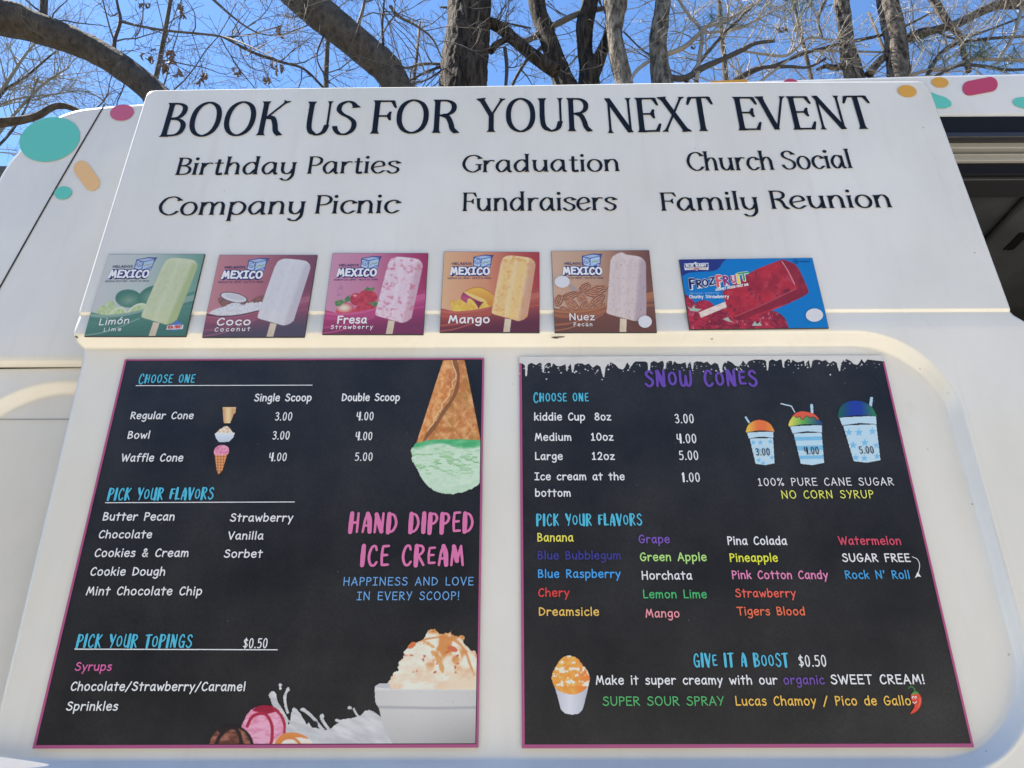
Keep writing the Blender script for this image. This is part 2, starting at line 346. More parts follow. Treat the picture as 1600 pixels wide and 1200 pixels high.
# upright roman with flared terminals: T thick, t thin, c contrast by direction; < > flare at start / end
ROMAN = glyphs('''
B 6.6 T<>1.5,10 1.5,0;c1.3,9.7 3.6,9.6 5,8.7 5.1,7 4,5.6 1.6,5.2;c1.6,5.2 4.3,4.9 5.7,3.6 5.6,1.6 4.3,.5 1.3,.3
C 8.0 c<7.4,7.9 6.4,9.3 4.6,9.8 2.3,8.6 1,5.2 1.9,1.9 4.2,.2 6.2,.7 7.5,2.2
E 6.6 T<>1.5,10 1.5,0;t1.2,9.7 5.6,9.7;D5.3,9.7 6.2,7.6;t1.5,5.2 4.7,5.2;D4.5,5.2 5,6.5;D4.5,5.2 5,3.9;t1.2,.3 5.7,.3;D5.4,.1 6.4,2.4
F 6.0 T<>1.5,10 1.5,0;t1.2,9.7 5.6,9.7;D5.3,9.7 6.2,7.6;t1.5,5.2 4.7,5.2;D4.5,5.2 5,6.5;D4.5,5.2 5,3.9
G 8.2 c<7.4,7.9 6.4,9.3 4.6,9.8 2.3,8.6 1,5.2 1.9,1.9 4.2,.2 5.8,.6 7.2,1.9;T7.2,4.4 7.2,1.2;t5.6,4.4 8.2,4.4
K 7.4 T<>1.5,10 1.5,0;t<6.9,10 1.8,4.7;T2.4,5.3 3.9,4.9 4.7,3.2 5.2,1.2 6.3,0
N 7.8 t>1.3,9.8 1.3,0;T1,10 6.5,.1;t<6.5,10 6.5,.2
O 8.6 c4.3,9.9 2.2,8.9 1.1,6.6 1.1,3.4 2.2,1.1 4.3,.1 6.4,1.1 7.5,3.4 7.5,6.6 6.4,8.9 4.3,9.9
P 6.4 T<>1.5,10 1.5,0;c1.3,9.7 4,9.6 5.6,8.4 5.6,6.4 4.2,5 1.6,4.6
R 7.0 T<>1.5,10 1.5,0;c1.3,9.7 4,9.6 5.5,8.5 5.5,6.7 4.2,5.5 1.6,5.1;T3,5.3 4.2,4.6 5,2.8 5.4,1.2 6.4,0
S 6.8 c<5.9,8 5,9.3 3.5,9.8 1.7,9 1.3,7.4 2.4,6.1 4.4,5 5.8,3.6 5.7,1.6 4.2,.3 2.4,.3 1.2,1.3 .7,2.6
T 6.8 t.7,9.7 6.1,9.7;T>3.4,9.8 3.4,0;D1,9.7 .1,7.6;D5.8,9.7 6.7,7.6
U 7.6 T<1.4,10 1.4,4 1.8,1.6 2.8,.5;c2.6,.6 4,.2 5.6,1 6.3,3;t<6.4,10 6.4,2.6
V 7.0 T<.6,10 3.5,.1;t<6.4,10 3.6,.1
X 7.0 T<>.8,10 6.2,0;t<>5.9,10 .8,0
Y 7.0 T<.6,10 3.5,4.8;t<6.5,10 3.5,4.8;T>3.5,5.2 3.5,0
a 7.2 c5.2,5.6 4.2,6.8 2.6,6.6 1.1,4.6 1,2.2 2.2,.3 3.6,.7 5.2,3.2;T5.3,6.8 5.4,2.4 5.5,1 6.2,0
c 6.2 c<5.5,5.5 4.7,6.6 3.4,6.8 1.7,5.7 1,3.4 1.8,1 3.6,.1 5.7,1.5
d 7.4 c5.3,5.4 4.2,6.8 2.6,6.6 1.1,4.6 1,2.2 2.2,.3 3.8,.7 5.3,3;T<>5.5,10.4 5.5,0
e 6.6 t1,3.3 5.7,4.3;c5.7,4.3 5.1,6.2 3.5,6.9 1.7,5.7 .9,3.2 1.9,.8 3.7,.1 5.9,1.6
h 7.0 T<>1.3,10.4 1.3,0;c1.4,4.4 2.8,6.5 4.4,6.6 5.3,5;T>5.3,5.2 5.4,0
i 2.8 T<>1.3,6.8 1.3,0;o1.3,9.2 1.3,9.3
l 2.8 T<>1.3,10.4 1.3,0
m 10.4 T<>1.3,6.8 1.3,0;c1.4,4.4 2.7,6.5 4.2,6.5 5,5;T>5,5.2 5.1,0;c5.1,4.4 6.4,6.5 7.9,6.5 8.7,5;T>8.7,5.2 8.8,0
n 7.0 T<>1.3,6.8 1.3,0;c1.4,4.4 2.8,6.5 4.4,6.6 5.3,5;T>5.3,5.2 5.4,0
o 6.8 c3.4,6.8 1.7,5.9 .9,3.4 1.7,.9 3.4,0 5.1,.9 5.9,3.4 5.1,5.9 3.4,6.8
p 7.2 T<>1.3,6.8 1.3,-3.4;c1.4,5 2.6,6.6 4.2,6.7 5.9,5 6,2.4 4.6,.3 2.8,.2 1.4,1.4
r 5.2 T<>1.3,6.8 1.3,0;c1.4,4.2 2.5,6 3.6,6.7 5,6.4
s 5.6 c<4.9,5.7 4,6.7 2.8,6.8 1.4,6.1 1.4,4.9 2.8,3.9 4.6,2.8 4.7,1.2 3.4,.1 1.8,.2 .6,1.4
t 4.6 T2.2,8.8 2.1,1.6 2.6,.3 4.2,.5;t.6,6.6 4,6.6
u 7.2 T<1.2,6.8 1.3,2.4 2.1,.5;c2,.6 3.2,.2 4.6,1.2 5.4,3;T<>5.5,6.8 5.7,0
y 7.0 T<1.2,6.8 1.3,2.4 2.1,.5;c2,.6 3.2,.2 4.6,1.2 5.4,3;T<5.5,6.8 5.5,0 4.9,-2.2;c5,-2 3.8,-3.3 2.2,-3.3 1.2,-2.4
''')
SPACE = {'hand': 5.2, 'brush': 3.8, 'roman': 5.0}
FONTS = {'hand': HAND, 'brush': BRUSH, 'roman': ROMAN}

def layout(s, font, track=0.0):
    x = 0; out = []
    for ch in s:
        if ch == ' ': x += SPACE[font] + track; continue
        k, sc = ch, 1.0
        if font == 'brush' and ch.islower(): k, sc = ch.upper(), 0.80
        adv, st = FONTS[font][k]
        out.append((k, x, sc, st)); x += adv*(0.92 if sc < 1 else 1.0) + track
    return out, x - track

def text(mb, s, font, surf, x0, x1, yl, yr, cap, mi=0, off=0.001, w=1.0, track=None, wobble=0.0, slant=0.0, extra=0.0):
    """Set a line on a surface: x0..x1 and the baseline yl..yr and cap height read off the photograph."""
    if track is None: track = {'hand': 1.1, 'brush': .5, 'roman': .4}[font]
    pa, pb = surf.inv(x0, yl), surf.inv(x1, yr)
    pm = (pa+pb)/2; xm, ym = (x0+x1)/2, (yl+yr)/2
    ch = abs(surf.inv(xm, ym-cap)[1] - pm[1])/10.0
    G, W = layout(s, font, track)
    d = pb - pa; L = np.hypot(*d); ex = d/L; sx = L/W
    def gen(pa, sx):
        rng = random.Random(s)
        out = []
        for ch_, gx, sc, st in G:
            dy = rng.uniform(-wobble, wobble)
            for fl, P in st:
                P = np.array(P)
                if font == 'brush' and sc < 1:
                    P = P*np.array([0.92, sc]) + np.array([0, 0.9])
                C = spline(P, 8) if len(P) > 2 else np.array([P[0] + (P[-1]-P[0])*t for t in (np.sort(np.r_[0, .015, .04, .07, .12, .2, .35, .5, .65, .8, .88, .93, .96, .985, 1]) if font == 'roman' else np.linspace(0, 1, 3))])
                if 'o' in fl:
                    rad = {'hand': 0.95, 'brush': 0.8, 'roman': 0.85}[font]*ch*w + extra
                    c = pa + ex*((gx+P[0][0])*sx) + np.array([0, P[0][1]*ch])
                    V = np.array([c + rad*np.array([math.cos(a), math.sin(a)]) for a in np.linspace(0, 2*math.pi, 13)[:-1]])
                    F = [tuple(range(12))]
                else:
                    Q = pa + np.outer((gx + C[:, 0] + slant*C[:, 1])*sx, ex) + np.outer((C[:, 1]+dy)*ch, [0, 1])
                    n = len(Q)
                    if font == 'hand':
                        V, F = ribbon(Q, 0.74*ch*w + extra)
                    elif font == 'brush':
                        hv = (1.08 if 'h' in fl else 0.58)*ch*w*(0.92 if sc < 1 else 1)
                        t = np.linspace(0, 1, n)
                        hw = hv*(0.86 + 0.14*np.sin(t*3.1)) + extra
                        V, F = ribbon(Q, hw)
                    else:
                        cu = math.sqrt(ch*sx); thick, thin = 0.63*cu*w, 0.28*cu*w
                        T = np.gradient(Q, axis=0); T /= np.maximum(np.hypot(T[:, 0], T[:, 1]), 1e-9)[:, None]
                        if 'D' in fl: hw = np.linspace(0.62*cu, 0.16*cu, n)*w
                        elif 'T' in fl: hw = np.full(n, thick)
                        elif 't' in fl: hw = np.full(n, thin)
                        else: hw = thin + (thick-thin)*np.abs(T[:, 1])**1.5
                        seg = np.r_[0, np.cumsum(np.hypot(*np.diff(Q, axis=0).T))]
                        if '<' in fl: hw = hw + (0.52*cu*w)*np.exp(-(seg/(0.42*cu))**1.2)
                        if '>' in fl: hw = hw + (0.52*cu*w)*np.exp(-((seg[-1]-seg)/(0.42*cu))**1.2)
                        V, F = ribbon(Q, hw, cap='flat', flat=True)
                out.append((V, F))
        return out
    # fit the inked width of the line to the measured one
    o = pa
    for _ in range(2):
        R = gen(o, sx); t = np.concatenate([(V - pa) @ ex for V, F in R]); lo, hi = t.min(), t.max()
        k = L/(hi-lo); sx *= k; o = pa + ex*(((o-pa) @ ex - lo)*k)
    for k, (V, F) in enumerate(gen(o, sx)):
        mb.add(surf.pt(V[:, 0], V[:, 1], off + 2e-5*(k % 14)), F, mi)

# ------------------------------------------------------------------ printed pictures: painted on a fine grid of coloured cells
def hnoise(x, y, seed=0):
    xi, yi = np.floor(x).astype(np.int64), np.floor(y).astype(np.int64); xf, yf = x-xi, y-yi
    def r(a, b):
        n = (a*374761393 + b*668265263 + seed*1274126177) & 0x7fffffff
        n = ((n ^ (n >> 13))*1274126177) & 0x7fffffff
        return ((n ^ (n >> 16)) & 0xffff)/65535.0
    u, v = xf*xf*(3-2*xf), yf*yf*(3-2*yf)
    return (r(xi, yi)*(1-u)+r(xi+1, yi)*u)*(1-v) + (r(xi, yi+1)*(1-u)+r(xi+1, yi+1)*u)*v
def fbm(x, y, seed=0, o=4):
    s = 0; a = 0.5; t = 0
    for k in range(o):
        s = s + a*hnoise(x*2**k, y*2**k, seed+k*17); t += a; a *= 0.55
    return s/t
class Canvas:
    def __init__(self, pos):                       # pos: ny x nx x 3 sample positions in the place
        self.pos = pos; self.shape = pos.shape[:2]
        self.rgb = np.zeros(self.shape+(3,)); self.a = np.zeros(self.shape)
    def crop(self, ox, oy, sc):                    # read coordinates off an enlarged piece of the photograph
        px, py = project(self.pos); self.X, self.Y = (px-ox)*sc, (py-oy)*sc
        gx = np.abs(np.gradient(self.X, axis=1)).mean(); gy = np.abs(np.gradient(self.Y, axis=0)).mean()
        self.dx, self.dy = gx/4, gy/4; return self
    def frame(self, S, T, quad):                   # or in the frame of a drawing whose corners are quad
        H = homog([(0, 0), (1, 0), (1, 1), (0, 1)], quad)
        self.X, self.Y = happly(H, S, T)
        self.dx = np.abs(np.gradient(self.X, axis=1)).mean()/4; self.dy = np.abs(np.gradient(self.Y, axis=0)).mean()/4
        return self
    def _inside(self, P, X, Y):
        ins = np.zeros(X.shape, bool); n = len(P)
        x0, y0 = P.min(0); x1, y1 = P.max(0)
        sel = (X >= x0) & (X <= x1) & (Y >= y0) & (Y <= y1)
        if not sel.any(): return ins
        x, y = X[sel], Y[sel]; c = np.zeros(x.shape, bool)
        for i in range(n):
            (xa, ya), (xb, yb) = P[i], P[(i+1) % n]
            if ya == yb: continue
            c ^= ((ya > y) != (yb > y)) & (x < (xb-xa)*(y-ya)/(yb-ya)+xa)
        ins[sel] = c; return ins
    def cover(self, P):
        P = np.asarray(P, float); m = 0
        for sx in (-1, 1):
            for sy in (-1, 1): m = m + self._inside(P, self.X+sx*self.dx, self.Y+sy*self.dy)
        return m/4.0
    def blend(self, m, color, paint=True):
        c = color(self.X, self.Y) if callable(color) else np.asarray(color, float)
        self.rgb = self.rgb*(1-m[..., None]) + c*m[..., None]
        if paint: self.a = np.maximum(self.a, m)
    def poly(self, P, color, smooth=True, alpha=1.0, on=None, rough=0.0, seed=0):
        P = np.asarray(P, float)
        if smooth: P = spline(np.vstack([P, P[:1]]), 6)
        if rough:
            k = np.arange(len(P)); P = P + rough*(np.stack([hnoise(k*0.9, k*0+seed, 3), hnoise(k*0.9, k*0+seed, 9)], 1)-0.5)*2
        m = self.cover(P)*alpha
        if on is not None: m = m*on
        self.blend(m, color, paint=on is None); return m
    def ell(self, cx, cy, rx, ry, color, ang=0.0, **kw):
        t = np.linspace(0, 2*math.pi, 33)[:-1]; c, s = math.cos(math.radians(ang)), math.sin(math.radians(ang))
        return self.poly(np.stack([cx+rx*np.cos(t)*c-ry*np.sin(t)*s, cy+rx*np.cos(t)*s+ry*np.sin(t)*c], 1), color, smooth=False, **kw)
    def line(self, P, w, color, smooth=True, taper=0.0, **kw):
        P = spline(P, 8) if smooth and len(P) > 2 else np.asarray(P, float)
        t = np.linspace(0, 1, len(P)); V, F = ribbon(P, w/2*(1-taper+taper*np.sin(np.pi*(0.08+0.84*t))**0.7*(1+.25*np.sin(t*17))), cap='flat')
        return self.poly(np.vstack([V[0::2], V[1::2][::-1]]), color, smooth=False, **kw)
    def build(self, name, material, parent, haze=0.0):
        ny, nx = self.shape
        idx = np.arange(ny*nx).reshape(ny, nx)
        am = (self.a[:-1, :-1]+self.a[1:, :-1]+self.a[:-1, 1:]+self.a[1:, 1:])/4
        keep = am > 0.45
        q = np.stack([idx[1:, :-1][keep], idx[1:, 1:][keep], idx[:-1, 1:][keep], idx[:-1, :-1][keep]], 1)
        used = np.unique(q); re = np.full(ny*nx, -1); re[used] = np.arange(len(used))
        # bleed colours outwards so that the rim of the picture keeps its own colour
        V = self.pos.reshape(-1, 3)[used] - np.array(world_of(parent))
        me = bpy.data.meshes.new(name); me.from_pydata(V.tolist(), [], re[q].tolist())
        rgb = self.rgb*(1-haze) + np.array((146, 145, 147.))*haze; a = self.a
        acc = np.zeros_like(rgb); wt = np.zeros_like(a)
        for dy in (-1, 0, 1):
            for dx in (-1, 0, 1):
                acc += np.roll(np.roll(rgb*(a > 0.6)[..., None], dy, 0), dx, 1); wt += np.roll(np.roll((a > 0.6)*1.0, dy, 0), dx, 1)
        fix = (a <= 0.6) & (wt > 0)
        rgb = np.where(fix[..., None], acc/np.maximum(wt, 1)[..., None], rgb)
        col = np.minimum(lin(np.clip(rgb, 0, 255))*PRINT, 0.86).reshape(-1, 3)[used]
        at = me.color_attributes.new('print', 'FLOAT_COLOR', 'POINT')
        at.data.foreach_set('color', np.hstack([col, np.ones((len(col), 1))]).ravel())
        me.materials.append(material); me.update()
        o = bpy.data.objects.new(name, me); SC.collection.objects.link(o); o.parent = parent
        return o
def homog(src, dst):
    A = []
    for (x, y), (u, v) in zip(src, dst):
        A.append([x, y, 1, 0, 0, 0, -u*x, -u*y, -u]); A.append([0, 0, 0, x, y, 1, -v*x, -v*y, -v])
    return np.linalg.svd(np.array(A, float))[2][-1].reshape(3, 3)
def happly(H, x, y):
    w = H[2, 0]*x+H[2, 1]*y+H[2, 2]
    return (H[0, 0]*x+H[0, 1]*y+H[0, 2])/w, (H[1, 0]*x+H[1, 1]*y+H[1, 2])/w
def mix(a, b, t):
    t = np.clip(t, 0, 1)[..., None]; return np.asarray(a, float)*(1-t) + np.asarray(b, float)*t

# ------------------------------------------------------------------ materials of the truck
WHITE = white_paint('white_paint', (0.83, 0.815, 0.745), 0.2, 0.75)
BODYWHITE = white_paint('body_paint', (0.83, 0.815, 0.755), 0.2, 0.3)
RUBBER = mat('black_rubber', (0.006, 0.006, 0.008), 0.7, 0.25)
RAIL = mat('cream_rail', (0.34, 0.335, 0.30), 0.35)
GROOVE = mat('seam_shadow_gap', (0.03, 0.03, 0.03), 0.8)
INSIDE = mat('grey_lining', (0.10, 0.105, 0.11), 0.7)
noise_color(INSIDE, (0.045, 0.048, 0.052), (0.075, 0.08, 0.085), 4.0)
INSIDE2 = mat('dark_lining', (0.035, 0.037, 0.04), 0.6)
BLACK = mat('black_plastic', (0.01, 0.01, 0.011), 0.4)
NAVY = mat('navy_vinyl', (0.007, 0.008, 0.012), 0.5, 0.25)
def inkmat(c, rough=0.42):
    return mat('ink_%d_%d_%d' % tuple(c), ink(*c), rough)

# ------------------------------------------------------------------ ground
gm = mat('pale_gravel', (0.5, 0.46, 0.4), 0.9)
noise_color(gm, (0.38, 0.35, 0.295), (0.54, 0.50, 0.44), 14.0, 0.35, 0.65, detail=9, bump=0.4, bump_dist=0.02)
sm = mat('dark_ground', (0.09, 0.075, 0.05), 0.95); noise_color(sm, (0.05, 0.05, 0.025), (0.13, 0.10, 0.065), 3.0, detail=10, bump=.5, bump_dist=.03)  # unseen ground kept dark so little light bounces from the left
mb = MB(); mb.add([(-400, -400, 0), (400, -400, 0), (400, 400, 0), (-400, 400, 0)], [(0, 1, 2, 3)])
tag(mb.build('ground', sm), kind='structure')
mb = MB(); mb.add([(-2.2, -10, .006), (12, -10, .006), (12, 2.4, .006), (-2.2, 2.4, .006)], [(0, 1, 2, 3)])
tag(mb.build('bounce_gravel_lot', gm), kind='structure')  # unseen pale sheet, added to bounce warm light up at the door

# ------------------------------------------------------------------ the truck
TRUCK = thing('ice_cream_truck', (0.4, 1.0, 0), 'white ice cream truck with confetti decals and a lettered sliding door', 'truck')
YFAR = 2.05
sil = [(-330, 800), (-215, 640), (-140, 520), (-60, 380), (0, 268), (24, 236), (48, 207), (80, 184), (118, 169), (163, 163)]
top = [(232, 158), (400, 153), (600, 146), (800, 138.5), (1000, 131.5), (1060, 127.3), (1200, 122.5), (1450, 115), (1600, 112), (1800, 108.5)]
S2 = [BODY.inv(*p) for p in spline(sil, 4)]; T2 = [BODY.inv(*p) for p in top]
S2 = [s for s in S2 if s[1] > 0.624]
RX = 2.3
T2.append(np.array([RX, T2[-1][1]+0.02]))
HDR = BODY.inv(1500, 184)[1]; BELT = 0.622
outline = [np.array([S2[0][0]-0.02, BELT])] + S2 + T2 + [np.array([RX, BELT]), np.array([1.75, BELT]), np.array([1.75, HDR]), np.array([0.45, HDR]), np.array([0.45, BELT])]
def skin(poly, y, th, back=False):
    n = len(poly); P = np.array(poly)
    a = BODY.pt(P[:, 0], P[:, 1]); a[:, 1] += y; b = a.copy(); b[:, 1] += th
    m = MB(); m.add(np.vstack([a, b]), [tuple(range(n)), tuple(range(2*n-1, n-1, -1))] + [(i, n+i, n+(i+1) % n, (i+1) % n) for i in range(n)]); return m
skin(outline, 0, 0.06).build('side_panel', BODYWHITE, TRUCK, bevel=0.02)
far = [outline[0]] + S2 + T2 + [np.array([RX, BELT])]
mfar = skin(far, YFAR-0.063, 0.03); mfar.box((-1.85, YFAR, 0.45), (RX, YFAR+0.03, EYE+BELT)); mfar.build('far_side', BODYWHITE, TRUCK)
path = [outline[0]] + S2 + T2 + [np.array([RX, BELT])]
P = np.array(path); nrm = np.gradient(P, axis=0); nrm /= np.hypot(nrm[:, 0], nrm[:, 1])[:, None]
Pi = P + np.stack([nrm[:, 1], -nrm[:, 0]], 1)*0.014
ya = BODY.pt(Pi[:, 0], Pi[:, 1]); m = MB()
v0 = ya.copy(); v0[:, 1] += 0.02; v1 = ya.copy(); v1[:, 1] = YFAR
n = len(P); m.add(np.vstack([v0, v1]), [(i, i+1, n+i+1, n+i) for i in range(n-1)])
m.build('roof', BODYWHITE, TRUCK, smooth=True)

# lower body: pressed panel with a rounded recess, set in under the belt lip
def sd_round(u, h, u0, u1, h0, h1, r):
    cx, cy = (u0+u1)/2, (h0+h1)/2; hx, hy = (u1-u0)/2-r, (h1-h0)/2-r
    qx, qy = np.abs(u-cx)-hx, np.abs(h-cy)-hy
    ax, ay = np.maximum(qx, 0), np.maximum(qy, 0)
    d = np.hypot(ax, ay) + np.minimum(np.maximum(qx, qy), 0) - r
    inside = (qx <= 0) & (qy <= 0)
    ny = np.where(inside, np.where(qy > qx, 1.0, 0.0), ay/np.maximum(np.hypot(ax, ay), 1e-9))*np.sign(h-cy)
    nx = np.where(inside, np.where(qy > qx, 0.0, 1.0), ax/np.maximum(np.hypot(ax, ay), 1e-9))*np.sign(u-cx)
    return d, nx, ny
def smooth01(t):
    t = np.clip(t, 0, 1); return t*t*(3-2*t)
def grid_faces(ny, nx):
    i = np.arange(ny*nx).reshape(ny, nx)
    return np.stack([i[:-1, :-1], i[:-1, 1:], i[1:, 1:], i[1:, :-1]], -1).reshape(-1, 4).tolist()
uu = np.r_[np.linspace(-1.85, -1.2, 12), np.linspace(-1.19, -0.55, 170), np.linspace(-0.5, 0.45, 8)]
hh = np.r_[np.linspace(-1.1, 0.25, 24), np.linspace(0.26, 0.628, 120)]
U, H = np.meshgrid(uu, hh)
hr = Surf(0.083, straight=True).inv(110, 612)[1]; ul = Surf(0.083, straight=True).inv(-75, 700)[0]
d, nx_, ny_ = sd_round(U, H, ul, 3.0, -1.0, hr, 0.17)
Y = 0.081 + 0.018*(1-smooth01(d/0.022))
m = MB(); m.add(np.stack([U, Y, H+EYE], -1).reshape(-1, 3), grid_faces(*U.shape)); 
lo = m.build('lower_panel', BODYWHITE, TRUCK, smooth=True)
m = MB(); m.box((1.75, 0.081, 0.45), (RX, 0.12, EYE+BELT)); m.build('lower_panel', BODYWHITE, TRUCK)
# seams
def strip(surf, pts, w, name, material, parent, off=0.0012):
    Q = np.array([surf.inv(*p) for p in pts]); Q = spline(Q, 6) if len(Q) > 2 else Q
    V, F = ribbon(Q, w/2, cap='flat'); m = MB(); m.add(surf.pt(V[:, 0], V[:, 1], off), F); return m.build(name, material, parent)
strip(BODY, [(164, 164), (120, 239), (76, 315), (0, 450), (-60, 560)], 0.0035, 'panel_seam', GROOVE, TRUCK)
LOWS = Surf(0.099, straight=True)
strip(LOWS, [(-80, 656), (112, 655.5)], 0.002, 'panel_seam', mat('grey_seam', (0.35, 0.35, 0.34), 0.6), TRUCK)
strip(Surf(0.081, straight=True), [(-160, 578), (132, 574.2)], 0.003, 'panel_seam', GROOVE, TRUCK)

# confetti decals on the body
CON = {'teal': (98, 194, 174), 'teal_pale': (142, 205, 196), 'pink': (186, 62, 92), 'orange': (214, 158, 52), 'peach': (232, 184, 122), 'rose': (196, 92, 116)}
def decal(surf, pts, col, parent, name='confetti_decal', off=0.0015):
    Q = np.array([surf.inv(*p) for p in pts]); m = MB(); m.add(surf.pt(Q[:, 0], Q[:, 1], off), [tuple(range(len(Q)))[::-1]])
    return m.build(name, inkmat(CON[col], 0.3), parent)
def e_pts(cx, cy, rx, ry, ang=0):
    a = math.radians(ang); c, s = math.cos(a), math.sin(a)
    return [(cx+rx*math.cos(t)*c-ry*math.sin(t)*s, cy+rx*math.cos(t)*s+ry*math.sin(t)*c) for t in np.linspace(0, 2*math.pi, 41)[:-1]]
def cap_pts(x0, y0, x1, y1, r):
    a = math.atan2(y1-y0, x1-x0); out = []
    for (x, y, b) in ((x1, y1, a-math.pi/2), (x0, y0, a+math.pi/2)):
        out += [(x+r*math.cos(b+t), y+r*math.sin(b+t)) for t in np.linspace(0, math.pi, 13)]
    return out
decal(BODY, e_pts(78, 218.5, 48, 34, -14), 'teal', TRUCK)
decal(BODY, e_pts(191, 176.5, 18.8, 12.6, -8), 'rose', TRUCK)
decal(BODY, cap_pts(128, 264, 144, 286, 12.5), 'peach', TRUCK)
decal(BODY, e_pts(99, 302, 13.8, 10.2, -8), 'teal', TRUCK)
decal(BODY, e_pts(1468.5, 129.3, 13.2, 8.0, 6), 'orange', TRUCK)
decal(BODY, cap_pts(1515, 138.5, 1547, 132.5, 11.5), 'pink', TRUCK)
decal(BODY, [(1440, 138), (1462, 148), (1478, 153), (1486, 160), (1486, 166), (1478, 170), (1466, 170), (1452, 166)], 'teal', TRUCK)
decal(BODY, e_pts(1603, 161.5, 21, 9, 6), 'teal', TRUCK)
decal(BODY, [(1110, 127.2), (1168, 124.6), (1166, 136), (1114, 138)], 'orange', TRUCK)
decal(BODY, e_pts(1235, 131, 12, 7), 'pink', TRUCK)

# header of the door opening: seals and rails, each bar further in
def bar(ya, yb, y, depth, name, material, x0=0.5):
    ha, hb = hit_y(1530, ya, y)[2], hit_y(1530, yb, y)[2]
    m = MB(); m.box((x0, y, hb), (1.75, y+depth, ha)); return m.build(name, material, TRUCK, bevel=0.003)
bar(181, 211, 0.085, 0.05, 'door_seal', RUBBER)
bar(206, 214, 0.079, 0.02, 'door_seal', mat('dark_seal_lip', (0.03, 0.03, 0.034), 0.45))
bar(211, 215, 0.090, 0.05, 'door_rail', RAIL)
bar(216, 231, 0.098, 0.05, 'door_rail', RAIL)
bar(230, 241, 0.118, 0.05, 'door_rail', mat('grey_rail', (0.17, 0.17, 0.16), 0.5))
bar(239.5, 242, 0.105, 0.05, 'door_rail', RAIL)
bar(241, 251, 0.112, 0.06, 'door_rail', RAIL)
bar(251, 273, 0.120, 0.06, 'door_seal', RUBBER)
bar(272, 281, 0.128, 0.06, 'door_seal', mat('dark_seal_lip', (0.03, 0.03, 0.034), 0.45))
# inside: ceiling with cross ribs, walls
ZC = hit_y(1530, 281, 0.15)[2] + 0.03
m = MB(); m.box((-1.2, 0.15, ZC), (RX-0.02, YFAR-0.02, ZC+0.02)); m.build('ceiling_lining', INSIDE, TRUCK)
for x in (0.78, 1.16, 1.54):
    m = MB(); m.box((x, 0.19, ZC-0.022), (x+0.15, YFAR-0.06, ZC)); r = m.build('ceiling_rib', INSIDE, TRUCK, bevel=0.012)
    m = MB(); m.box((x+0.055, 0.35, ZC-0.0245), (x+0.08, 0.42, ZC-0.0225)); m.build('slot', BLACK, r)
    m = MB(); t = np.linspace(0, 2*math.pi, 25)[:-1]
    m.add(np.stack([x+0.10+0.016*np.cos(t), 0.25+0.014*np.sin(t), np.full(24, ZC-0.0235)], 1), [tuple(range(24))]); m.build('lamp_socket', BLACK, r)
m = MB(); m.box((-1.2, YFAR-0.12, 0.75), (RX-0.02, YFAR-0.05, ZC-0.002)); m.box((RX-0.06, 0.2, 0.75), (RX-0.02, YFAR-0.13, ZC-0.002)); m.build('inner_wall', INSIDE2, TRUCK)
m = MB(); m.box((0.3, YFAR-0.5, ZC-0.30), (RX-0.07, YFAR-0.13, ZC-0.06)); m.build('wall_cabinet', INSIDE2, TRUCK, bevel=0.01)
m = MB(); m.box((-1.8, 0.11, 0.62), (RX, YFAR-0.02, 0.7)); m.build('cabin_floor', INSIDE2, TRUCK)
m = MB(); m.box((RX, 0.10, 0.45), (RX+0.03, YFAR+0.02, EYE+1.2)); m.build('rear_wall', BODYWHITE, TRUCK)
m = MB(); m.box((-1.86, 0.10, 0.45), (-1.83, YFAR, EYE+0.6)); m.build('front_panel', BODYWHITE, TRUCK)
def wheel(x, y):
    a = np.linspace(0, 2*math.pi, 49)[:-1]; prof = [(0.0, .2), (0.21, .2), (.23, .22), (.33, .24), (.36, .2), (.36, .02), (.33, 0.0), (0.0, 0.0)]
    m = MB(); V = [(x+r*math.cos(t), y+d, .36+r*math.sin(t)) for r, d in prof for t in a]; k = 48
    m.add(V, [(j*k+i, j*k+(i+1) % k, (j+1)*k+(i+1) % k, (j+1)*k+i) for j in range(len(prof)-1) for i in range(k)])
    w = m.build('wheel', RUBBER, TRUCK, smooth=True)
    m = MB(); m.add([(x+.2*math.cos(t), y-0.004, .36+.2*math.sin(t)) for t in a], [tuple(range(48))]); m.build('rim', mat('steel', (.5, .5, .5), .35, metal=1.0), w)
for x in (-1.35, 1.95):
    wheel(x, 0.13); wheel(x, YFAR-0.2)

# the sliding door: one pressed sheet
UR = 0.8545
hu = np.array([-0.9, 0.04, 0.30, 0.60, 0.617, 0.626, 0.65, HK, 1.3]); lu = np.array([-0.722, -0.725, -0.731, -0.738, -0.741, -0.751, -0.752, -0.7525, -0.7525])
ru = np.array([-0.9, 0.30, 0.617, 0.640, HK-0.012, HK, 1.3]); rv = np.array([0.935, 0.925, 0.897, 0.886, 0.860, 0.8555, 0.8535])
TOPH = np.array([DOOR.inv(*p) for p in [(228, 141.5), (500, 137.5), (700, 135.5), (800, 134), (1000, 130.5), (1200, 128.3), (1450, 127.5)]])
HB = -0.9
hs = np.r_[np.linspace(HB, -0.08, 20), np.linspace(-0.075, 0.03, 42), np.linspace(0.034, 0.44, 82), np.linspace(0.443, 0.66, 110), np.linspace(0.6605, 0.690, 40), np.linspace(0.695, 1.18, 60), np.linspace(1.184, 1.25, 18)]
ss = np.r_[np.linspace(0, 0.012, 5), np.linspace(0.016, 0.70, 170), np.linspace(0.703, 0.88, 100), np.linspace(0.8812, 0.94, 60), np.linspace(0.943, 1.0, 24)]
Sg, Hg = np.meshgrid(ss, hs)
hn = (Hg-HB)/(1.25-HB)
U0 = np.interp(Hg, hu, lu); U1 = np.interp(Hg, ru, rv)
Ug = U0 + Sg*(U1-U0)
